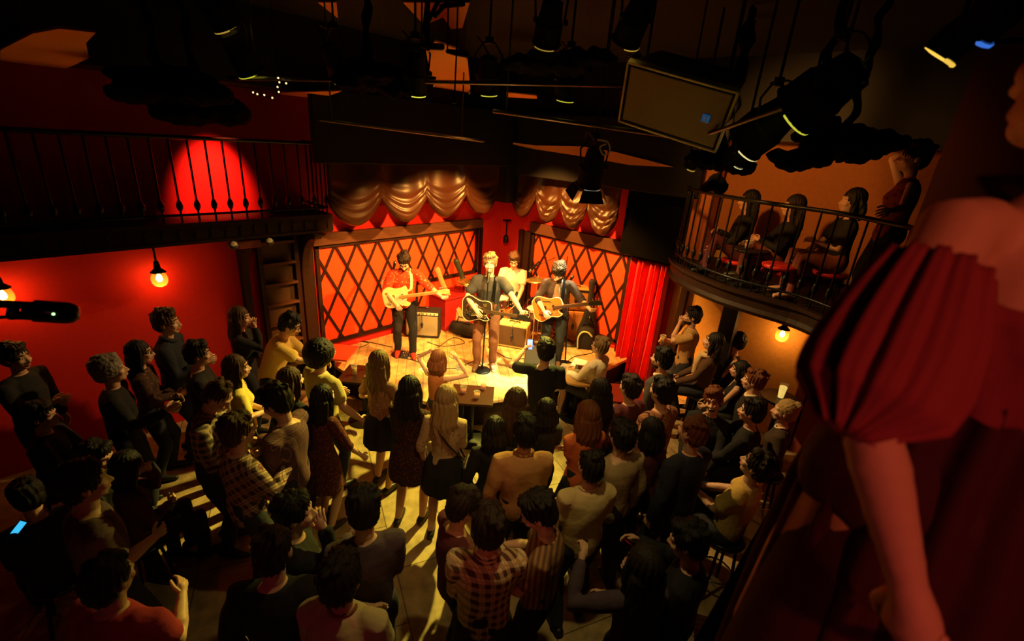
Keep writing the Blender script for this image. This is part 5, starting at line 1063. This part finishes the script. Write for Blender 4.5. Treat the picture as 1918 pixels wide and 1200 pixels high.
MB().lathe([(.035, 0), (.038, .01), (.052, .21), (.049, .21), (.034, .014), (.001, .012)], (0, 0, 0), 18).build('glass_wall', clearg, cg, smooth=True); MB().lathe([(.033, .014), (.046, .17), (.001, .17)], (0, 0, 0), 18).build('glow', mat('pale_yellow_glow', (.8, .65, .2), .4, emit=(1, .72, .18), estr=.9), cg, smooth=True)  # filling of the tapered glass emits pale yellow
# ================================================================== LIGHTING RIG, CEILING, FOREGROUND
rigm = mat('rig_black', (.008, .008, .008), .6, 0, spec=.12, bump=.08, bscale=60)
def hangdown(o): return o
def par(px, py, dist, aim, text, col=(1, .85, .12), glow=1.2, r0=.10, L_=.30, doors=False, bent=0):
    c = atd(px, py, dist); c = CAMP+(c-CAMP)*min(1, (CZ-.28-CAMH)/max(1e-3, c.z-CAMH)); d = (Vector(aim)-c).normalized(); rot = d.to_track_quat('Z', 'Y').to_matrix(); r = empty('stage_light', c, 0, text, 'stage light')
    MB().lathe([(r0*.25, -L_*.5), (r0*.72, -L_*.42), (r0*.80, -L_*.2), (r0*.92, 0), (r0, L_*.05), (r0, L_*.48), (r0*1.08, L_*.485), (r0*1.08, L_*.52), (r0*.94, L_*.52), (r0*.94, L_*.3)], (0, 0, 0), 24, rot, cap=False).build('can', rigm, r, smooth=False)
    MB().lathe([(r0*.93, L_*.50), (r0*.90, L_*.535), (r0*.5, L_*.56), (.001, L_*.565)], (0, 0, 0), 20, rot).build('lens', mat('lens_%d_%d' % (int(col[1]*100), int(glow*100)), (.3, .3, .1), .2, emit=col, estr=glow), r, smooth=True)
    gx = rot @ Vector((1, 0, 0)); gy = d.cross(gx); dn_ = Vector((0, 0, -1))-d*(-d.z); dn_ = dn_.normalized(); sd2 = d.cross(dn_); a0 = random.uniform(-.5, .3)
    MB().tube([d*L_*.53+(dn_*math.cos(t)+sd2*math.sin(t))*r0*1.02 for t in np.linspace(a0-(.75 if r0 < .12 else 1.3), a0+(.75 if r0 < .12 else 1.3), 16)], .007 if r0 < .12 else .010, 6).build('rim_glow_arc', mat('rim_glow_%d_%d' % (int(col[1]*100), int(glow*100)), (.3, .3, .1), .3, emit=col, estr=glow*.8), r, smooth=True)  # self-glowing arc stands for lamp light caught on the front rim
    sx = rot @ Vector((1, 0, 0)); sx = Vector((sx.x, sx.y, 0)).normalized(); up = Vector((0, 0, 1)); t = min(.24, CZ-c.z-.03)
    MB().tube([sx*r0*1.05, sx*r0*1.2+up*t*.6, sx*r0*.5+up*t, -sx*r0*.5+up*t, -sx*r0*1.2+up*t*.6, -sx*r0*1.05], .008, 6).build('yoke', rigm, r, smooth=True)
    MB().tube([up*t, up*(CZ-c.z-.002)], .010, 6).box(up*(t+.02), (.05, .05, .05)).build('clamp', rigm, r)
    for k in (-1, 1): MB().lathe([(.02, 0), (.02, .02)], sx*k*r0*1.1, 10, Matrix.Rotation(R(90), 3, 'Y')).build('knob', rigm, r)
    if doors:
        for k in range(4):
            a = k*math.pi/2; n = rot @ Vector((math.cos(a), math.sin(a), 0)); tt = rot @ Vector((-math.sin(a), math.cos(a), 0)); b0 = d*L_*.53+n*r0*1.05; b1 = b0+d*.10+n*.05
            MB().add([b0-tt*r0*.8, b0+tt*r0*.8, b1+tt*r0*1.1, b1-tt*r0*1.1, b0-tt*r0*.8+n*.004, b0+tt*r0*.8+n*.004, b1+tt*r0*1.1+n*.004, b1-tt*r0*1.1+n*.004], [(0, 1, 2, 3), (7, 6, 5, 4), (0, 4, 5, 1), (1, 5, 6, 2), (2, 6, 7, 3), (3, 7, 4, 0)]).build('barn_door', rigm, r)
    cb = [Vector((0, 0, 0))-d*L_*.48, -d*L_*.62+up*.02+sx*.04, -d*L_*.45+up*.14+sx*.10, up*t+sx*.10]; MB().tube(catmull(cb, 5, False), .007, 6).build('power_cable', mat('cable_rubber', (.012, .012, .012)), r, smooth=True)
    return r
ST = (-4.6, 4.9, .6)
GY = (.85, .85, .06); AM = (1, .62, .08); RG = (1, .30, .08)
for px, py, d, aim, text, col, gw in (
    (400, 6, 4.6, (-5.0, 4.4, 0), 'black stage light at the top edge over the left balcony', AM, .5), (448, 96, 4.7, (-5.2, 4.2, .2), 'black stage light with a yellow rim above the left balcony', GY, .8), (628, 112, 4.9, ST, 'stage light with a green and orange rim left of the lit ceiling patch', GY, .6),
    (778, 135, 4.4, (-5.0, 3.4, .0), 'stage light with a broad yellow glow beside the lit ceiling patch', GY, 1.4), (914, 138, 4.7, (-4.4, 4.3, .2), 'stage light right of the lit ceiling patch', GY, .8), (1064, 148, 4.6, (-4.0, 4.6, .2), 'stage light with a pink and green rim at top centre', GY, .7),
    (1184, 172, 4.6, (-4.0, 4.8, .2), 'stage light tucked behind the hanging loudspeaker', GY, .6), (1440, 232, 3.9, (-5.2, 4.6, .4), 'large stage light with a bright double rim right of the loudspeaker', (1, .9, .35), 1.0), (1550, 165, 3.4, (-5.2, 4.2, .6), 'large stage light with a dashed yellow rim at upper right', (1, .85, .25), .8),
    (1390, 285, 4.4, (-5.0, 5.0, .2), 'small stage light hanging over the balcony corner', (1, .9, .4), .9), (1300, 300, 4.7, (-3.8, 5.0, .4), 'small stage light under the corner of the loudspeaker', AM, .4), (1800, 62, 2.3, (-1.5, 2.4, 2.0), 'stage light with red and yellow glass at the top right corner', AM, 1.1),
    (1885, 10, 2.0, (-2, 3, 2), 'small stage light with blue glass at the top right corner', (.05, .25, 1), .8), (1030, 40, 4.2, ST, 'stage light at the top edge right of centre', AM, .4), (1190, 35, 4.0, ST, 'stage light with a small orange gleam at the top edge', AM, .5)):
    par(px, py, d, aim, text, col, gw, (.15 if 'large' in text else (.055 if 'corner' in text and 'balcony' not in text else .10)), .36 if 'large' in text else (.14 if 'corner' in text else .30))
par(1110, 312, 4.5, atd(1085, 420, 4.7), 'big spotlight with barn doors hanging in front of the right valance', (.9, .85, .7), .25, .11, .34, True)
loopm = mat('pale_cable', (.55, .52, .48), .5)
tag(MB().tube(catmull([atd(a, b, 4.35) for a, b in [(1120, 262), (1138, 266), (1142, 284), (1130, 290), (1124, 276), (1134, 270)]], 5, False), .008, 6).build('safety_cable', loopm, smooth=True), 'pale safety cable coiled on the big spotlight', 'cable')
# pipes of the rig
for a, b, t in (((600, 224, 5.2), (905, 264, 5.6), 'long thin pipe of the rig above the left valance'), ((925, 208, 4.6), (1345, 268, 4.4), 'long thin pipe of the rig below the loudspeaker'), ((430, 146, 4.8), (1250, 162, 4.6), 'black pipe carrying the row of stage lights'), ((1330, 250, 4.0), (1620, 150, 3.3), 'black pipe carrying the large stage lights at right')):
    p, q = atd(*a), atd(*b); tb = MB().tube([p, q], .016, 8)
    for k in (.06, .85): m_ = p.lerp(q, k); tb.tube([m_, Vector((m_.x, m_.y, CZ-.03))], .008, 6)
    tag(tb.build('rig_pipe', mat('pipe_metal', (.12, .10, .09), .35, .8), smooth=True), t, 'pipe')
# boxed black borders in front of the valances
tag(MB().box((-5.78, 4.55, 3.78), (.10, 3.5, .84)).build('stage_border', rigm, bevel=.01), 'long black border panel above the left brown valance', 'border panel')
tag(MB().box((-4.05, 6.34, 3.72), (3.2, .10, .96)).build('stage_border', rigm, bevel=.01), 'long black border panel above the right brown valance', 'border panel')
# patches of bare plaster ceiling framed by the black rig
patchm = mat('ceiling_plaster', (.62, .26, .07), .8, bump=.1, bscale=40)
def patch(poly, text, z=CZ-.005):
    pts = [atz(a, b, z) for a, b in poly]; return tag(MB().prism([(p.x, p.y) for p in pts], z-.012, z).build('ceiling_panel', patchm), text, 'ceiling panel')
patch([(0, 90), (60, 58), (110, 48), (178, 56), (160, 76), (166, 105), (120, 128), (0, 150)], 'dim brown plaster ceiling panel at upper left', 4.135)
patch([(470, 33), (530, 24), (533, 42), (548, 60), (475, 60)], 'small orange plaster ceiling panel over the left balcony')
patch([(595, 2), (630, 2), (633, 32)], 'three cornered plaster ceiling panel at the top edge')
patch([(755, 2), (880, 2), (866, 50), (845, 52), (830, 30), (795, 45)], 'brown plaster ceiling panel behind the black branches at the top edge')
patch([(798, 92), (815, 74), (855, 88), (876, 110), (881, 165), (866, 195), (845, 206), (815, 205), (800, 190), (818, 142), (806, 140)], 'large orange plaster ceiling panel with two hanging microphones', 4.42)
patch([(525, 172), (640, 168), (600, 184), (525, 186)], 'orange strip of plaster ceiling left of the large panel', 4.13)
patch([(948, 171), (1005, 177), (1006, 183), (949, 180)], 'short ochre strip of plaster ceiling at top centre', 4.3)
goldm = mat('gold_moulding', (.65, .38, .10), .35, .4)
tag(MB().tube(catmull([atz(a, b, 4.40) for a, b in [(772, 192), (800, 203), (835, 211), (864, 199), (880, 172)]], 6, False), .016, 8).build('ceiling_moulding', goldm, smooth=True), 'bright curved gold moulding at the edge of the large ceiling panel', 'moulding')
tag(MB().tube(catmull([atz(a, b, 4.10) for a, b in [(612, 207), (680, 210), (760, 220), (830, 222), (850, 213)]], 6, False), .018, 8).build('ceiling_moulding', goldm, smooth=True), 'long gold moulding sweeping left of the large ceiling panel', 'moulding')
sl = [aty(a, b, 6.27) for a, b in [(925, 262), (1000, 272), (1090, 274), (1150, 284), (1210, 299), (1262, 313), (1180, 309), (1080, 291), (1000, 279)]]  # thin panel stands in for upper back wall seen between black shapes
tag(MB().prism([(p.x, p.z) for p in sl], -6.287, -6.267, mt=Matrix(((1, 0, 0), (0, 0, -1), (0, 1, 0)))).build('wall_sliver_panel', patchm), 'sliver of orange upper back wall drawn as a thin panel on the black border', 'ceiling panel')
for k, (x0, y0, x1, y1, t) in enumerate(((790, 86, 828, 88, 'short black microphone hanging against the large ceiling panel, upper left'), (838, 96, 874, 102, 'short black microphone hanging against the large ceiling panel, upper right'))):
    p, q = atd(x0, y0, 3.2), atd(x1, y1, 3.2); r = empty('hanging_microphone', p, 0, t, 'microphone'); MB().tube([Vector((0, 0, 0)), (q-p)*.5, q-p], [.012, .018, .018], 10).build('body', rigm, r, smooth=True); MB().tube([Vector((0, 0, 0)), Vector((0, 0, CZ-p.z-.002))], .005, 6).build('cable', rigm, r)
p, q = atd(855, 98, 3.15), atd(851, 190, 3.15); r = empty('hanging_microphone', p, 0, 'slim black capsule on a long thin cable below the large ceiling panel', 'microphone'); MB().tube([Vector((0, 0, CZ-p.z-.002)), Vector((0, 0, 0)), (q-p)*.9], .005, 6).build('cable', rigm, r); MB().tube([(q-p)*.9, q-p], .016, 10).build('body', rigm, r, smooth=True)
# black branching brackets at the top edge
bq = MB()
for a, b in (((800, 0), (795, 52)), ((822, 0), (800, 44)), ((838, 4), (815, 30)), ((868, 8), (826, 12)), ((795, 52), (802, 92))): bq.tube([atd(*a, 3.1), atd(*b, 3.1)], .012, 6)
bq.tube([atd(802, 92, 3.1), atd(802, 92, 3.1)+Vector((0, 0, .3))], .01, 6)
tag(bq.build('rig_bracket', rigm, smooth=True), 'branching black bracket against the brown ceiling panel', 'bracket')
# bundles of black cloth and cable that hang from the ceiling
def bundle(px, py, dist, r, text, seed, n=7):
    c = atd(px, py, dist); c.z = min(c.z, CZ-r[2]-.04); rn = random.Random(seed); b = MB()
    for k in range(n): b.ell(Vector((rn.uniform(-.6, .6)*r[0], rn.uniform(-.6, .6)*r[1], rn.uniform(-.35, .55)*r[2])), (r[0]*rn.uniform(.35, .7), r[1]*rn.uniform(.35, .7), r[2]*rn.uniform(.3, .6)), None, 12, 8)
    b.tube([Vector((0, 0, 0)), Vector((0, 0, CZ-c.z-.035))], .03, 8)
    a = remesh(b, .025, 1); folds(a, .014, seed, 22, 26); o = from_arrays('cable_bundle', [a], blackcloth); o.location = c; return tag(o, text, 'cable bundle')
bundle(372, 205, 5.0, (.42, .34, .18), 'black bundle of cloth hanging over the left balcony', 3); bundle(300, 165, 4.8, (.5, .4, .16), 'wide black bundle of cables at upper left', 5)
bundle(1345, 300, 4.6, (.28, .22, .14), 'black tangle of cables by the balcony pillar', 8); bundle(1500, 300, 4.4, (.22, .2, .12), 'black tangle of cables over the balcony guests', 9); bundle(1345, 345, 5.0, (.15, .15, .11), 'small black tangle hanging at the rail of the right balcony', 12); bundle(1580, 270, 4.6, (.34, .3, .20), 'black bundle of cloth above the raised arm on the balcony', 14); bundle(690, 150, 4.0, (.32, .3, .12), 'black bundle of cables above the left valance', 17); bundle(1030, 120, 4.2, (.42, .36, .14), 'black bundle of cables at top centre', 19)
# little string of white lights
q = MB(); sl_ = empty('string_lights', atd(505, 175, 4.6), 0, 'short string of tiny white lights left of the ceiling strip', 'string lights'); o0 = sl_.location.copy()
MB().tube(catmull([atd(a, b, 4.6)-o0 for a, b in [(470, 172), (492, 178), (512, 182), (522, 165), (520, 142)]], 4, False), .004, 5).tube([atd(520, 142, 4.6)-o0, Vector((atd(520, 142, 4.6).x-o0.x, atd(520, 142, 4.6).y-o0.y, CZ-o0.z-.002))], .004, 5).build('wire', rigm, sl_)
for a, b in [(474, 173), (482, 176), (495, 178), (510, 183), (522, 172), (520, 163), (523, 154), (521, 146), (536, 156)]: q.ell(atd(a, b, 4.6)-o0, (.008, .008, .008), None, 6, 4)
q.build('lamp_beads', mat('tiny_bulb', (1, .9, .5), .3, emit=(1, .8, .35), estr=1.4), sl_)
# hung loudspeaker with its blue badge
sc_ = atd(1262, 200, 4.0); ls = empty('loudspeaker', (0, 0, 0), 0, 'large grey loudspeaker with a blue badge hanging from the ceiling', 'loudspeaker')
Zs = ((CAMP-sc_).normalized()*.78+Vector((-.25, -.1, -.55))).normalized(); Xs = (atd(1345, 262, 4.0)-atd(1170, 232, 4.0)).normalized(); Xs = (Xs-Zs*Xs.dot(Zs)).normalized(); emat(ls, sc_, Xs, Zs.cross(Xs), Zs)
MB().loft([[Vector((x*k_, y*k_, z)) for x, y in ((-.39, -.24), (.39, -.24), (.39, .24), (-.39, .24))] for z, k_ in ((-.34, .72), (-.02, 1), (.0, 1))]).build('cabinet', mat('speaker_black', (.03, .03, .03), .5, bump=.1), ls, bevel=.012)
MB().box((0, 0, .010), (.74, .44, .02)).build('grille', mat('speaker_grille', (.16, .13, .085), .45, .5, bump=.3, bscale=260), ls, bevel=.006)
MB().box((.0, -.245, .0), (.80, .018, .05)).box((.0, .245, .0), (.80, .018, .05)).box((.395, 0, .0), (.018, .48, .05)).box((-.395, 0, .0), (.018, .48, .05)).build('trim', mat('speaker_trim', (.35, .31, .22), .35, .5), ls, bevel=.004)
bd = MB().box((.25, .0, .022), (.058, .066, .006)).build('badge', mat('blue_badge', (.02, .22, .62), .4, emit=(.02, .2, .6), estr=.15), ls, bevel=.004)
MB().tube(catmull([Vector((.25+x, y, .0265)) for x, y in ((-.014, -.004), (.012, .002), (.010, .014), (-.008, .014), (-.013, -.002), (-.004, -.014), (.012, -.012))], 4, False), .0028, 5).build('badge_mark', mat('badge_white', (.85, .88, .9), .4), bd)
MB().box((.25, -.027, .0265), (.040, .006, .002)).build('badge_bar', mat('badge_white', (.85, .88, .9)), bd)
inv = ls.matrix_world.inverted()
for sx in (-.3, .3):
    a = ls.matrix_world @ Vector((sx, .2, -.1)); MB().tube([inv @ a, inv @ Vector((a.x, a.y, CZ-.002))], .010, 6).build('hanging_bracket', rigm, ls)
# boom microphone at the left edge
mb_ = empty('boom_microphone', (0, 0, 0), 0, 'black microphone with a green light on a boom arm at the left edge', 'microphone'); pA, pB, pC = atd(-60, 568, 2.4), atd(64, 582, 2.4), atd(128, 586, 2.4)
MB().tube([pB-(pC-pB)*.1, pB, pC], [.030, .040, .040], 14).build('body', gunbl, mb_, smooth=True)
MB().tube([atd(-70, 566, 2.4), atd(66, 572, 2.4)], .014, 8).tube([atd(22, 590, 2.4), atd(66, 592, 2.4)], .016, 8).tube([atd(-70, 600, 2.4), atd(30, 592, 2.4)], .006, 6).tube([atd(26, 572, 2.4), atd(22, 592, 2.4)], .016, 8).tube([atd(-70, 566, 2.4), Vector((*atd(-70, 566, 2.4)[:2], CZ-.002))], .012, 8).build('boom_arm', gunbl, mb_, smooth=True)
MB().ell(atd(100, 588, 2.355), (.005, .005, .005), None, 10, 6).build('indicator_light', mat('green_led', (.3, 1, .3), .3, emit=(.45, 1, .35), estr=2.2), mb_, smooth=True)
# ------------------------------------------------------------------ woman beside the camera
Nf = atd(1962, 356, .92)
fgtop = mat('wine_draped_cloth', (.26, .035, .05), .85, bump=.12, bscale=35); fgskirt = mat('dark_plum_dress', (.055, .009, .016), .85, bump=.12, bscale=35)
hF = 1.62; sF = hF/1.75; zF = Nf.z-1.44*sF; fdir = math.degrees(math.atan2(.74, .67)); Ri = Matrix.Rotation(-R(fdir), 3, 'Z')
wv_ = (Ri @ (atd(1635, 990, .88)-atd(1722, 400, .92)))/sF; pv_ = Ri @ (-RT*.5-Vector((0, 0, .3))-FW*.2)
FGW = P_(0, 0, 'woman close to the camera in an off shoulder wine red top, at the right edge', fem=True, h=hF, z0=zF, pos=(Nf.x, Nf.y), face=fdir, hair=('bun', 'black'), top=fgskirt, sleeve='none', topmax=.33, L_=tuple(wv_), R_='down', Lp=tuple(pv_), curlL=.7, curlR=.7, dress=True, skirt=.10, vox=.009, tone='light', drape=.03, side=5, hr=16)
Mi = FGW['M'].inverted(); S_, E_ = Mi @ FGW['LS'], Mi @ FGW['LE']
ax = (E_-S_); n = ax.normalized(); u = n.cross(Vector((0, 1, 0))).normalized(); v = n.cross(u); rings = []
for q in np.linspace(0, 1, 26):
    rad = (.046+.036*math.sin(math.pi*min(1, q*.85+.06)))*(1-.55*max(0, q-.72)/.28); rings.append([S_+n*.070+ax*(q*.92)+Vector((0, 0, -.030*math.sin(q*math.pi)))+(u*math.cos(t)+v*math.sin(t))*(rad+.0055*math.sin(t*13+q*2.2)+.003*math.sin(t*29+q*5)) for t in [2*math.pi*k/120 for k in range(120)]])
MB().loft(rings).build('draped_sleeve', fgtop, FGW['root'], smooth=True)
rings = []; Nl = Mi @ FGW['N']; s_ = sF
for z, wx, wy in ((-.115, .190, .105), (-.130, .205, .125), (-.155, .205, .135), (-.20, .185, .14), (-.27, .168, .135), (-.33, .16, .13)):
    rings.append([Nl+Vector(((wx*s_+.006*math.sin(t*17+z*30))*math.cos(t), (wy*s_+.006*math.sin(t*17+z*30))*math.sin(t)-.005, z*s_-.035*abs(math.sin(t))*(1 if z > -.12 else .4))) for t in [2*math.pi*k/120 for k in range(120)]])
MB().loft(rings, cap=False).build('draped_top', fgtop, FGW['root'], smooth=True)
rings = []
for z, wx, wy in ((-.30, .165, .14), (-.42, .17, .145), (-.55, .19, .17), (-.80, .20, .19), (-1.1, .21, .20), (-1.34, .22, .21)):
    rings.append([Nl+Vector((wx*math.cos(t)*(1+.07*math.sin(t*16)), wy*math.sin(t)*(1+.07*math.sin(t*16)), z*s_)) for t in [2*math.pi*k/160 for k in range(160)]])
MB().loft(rings, cap=False).build('pleated_skirt', fgskirt, FGW['root'], smooth=True)
bpy.data.scenes.remove(TMP)
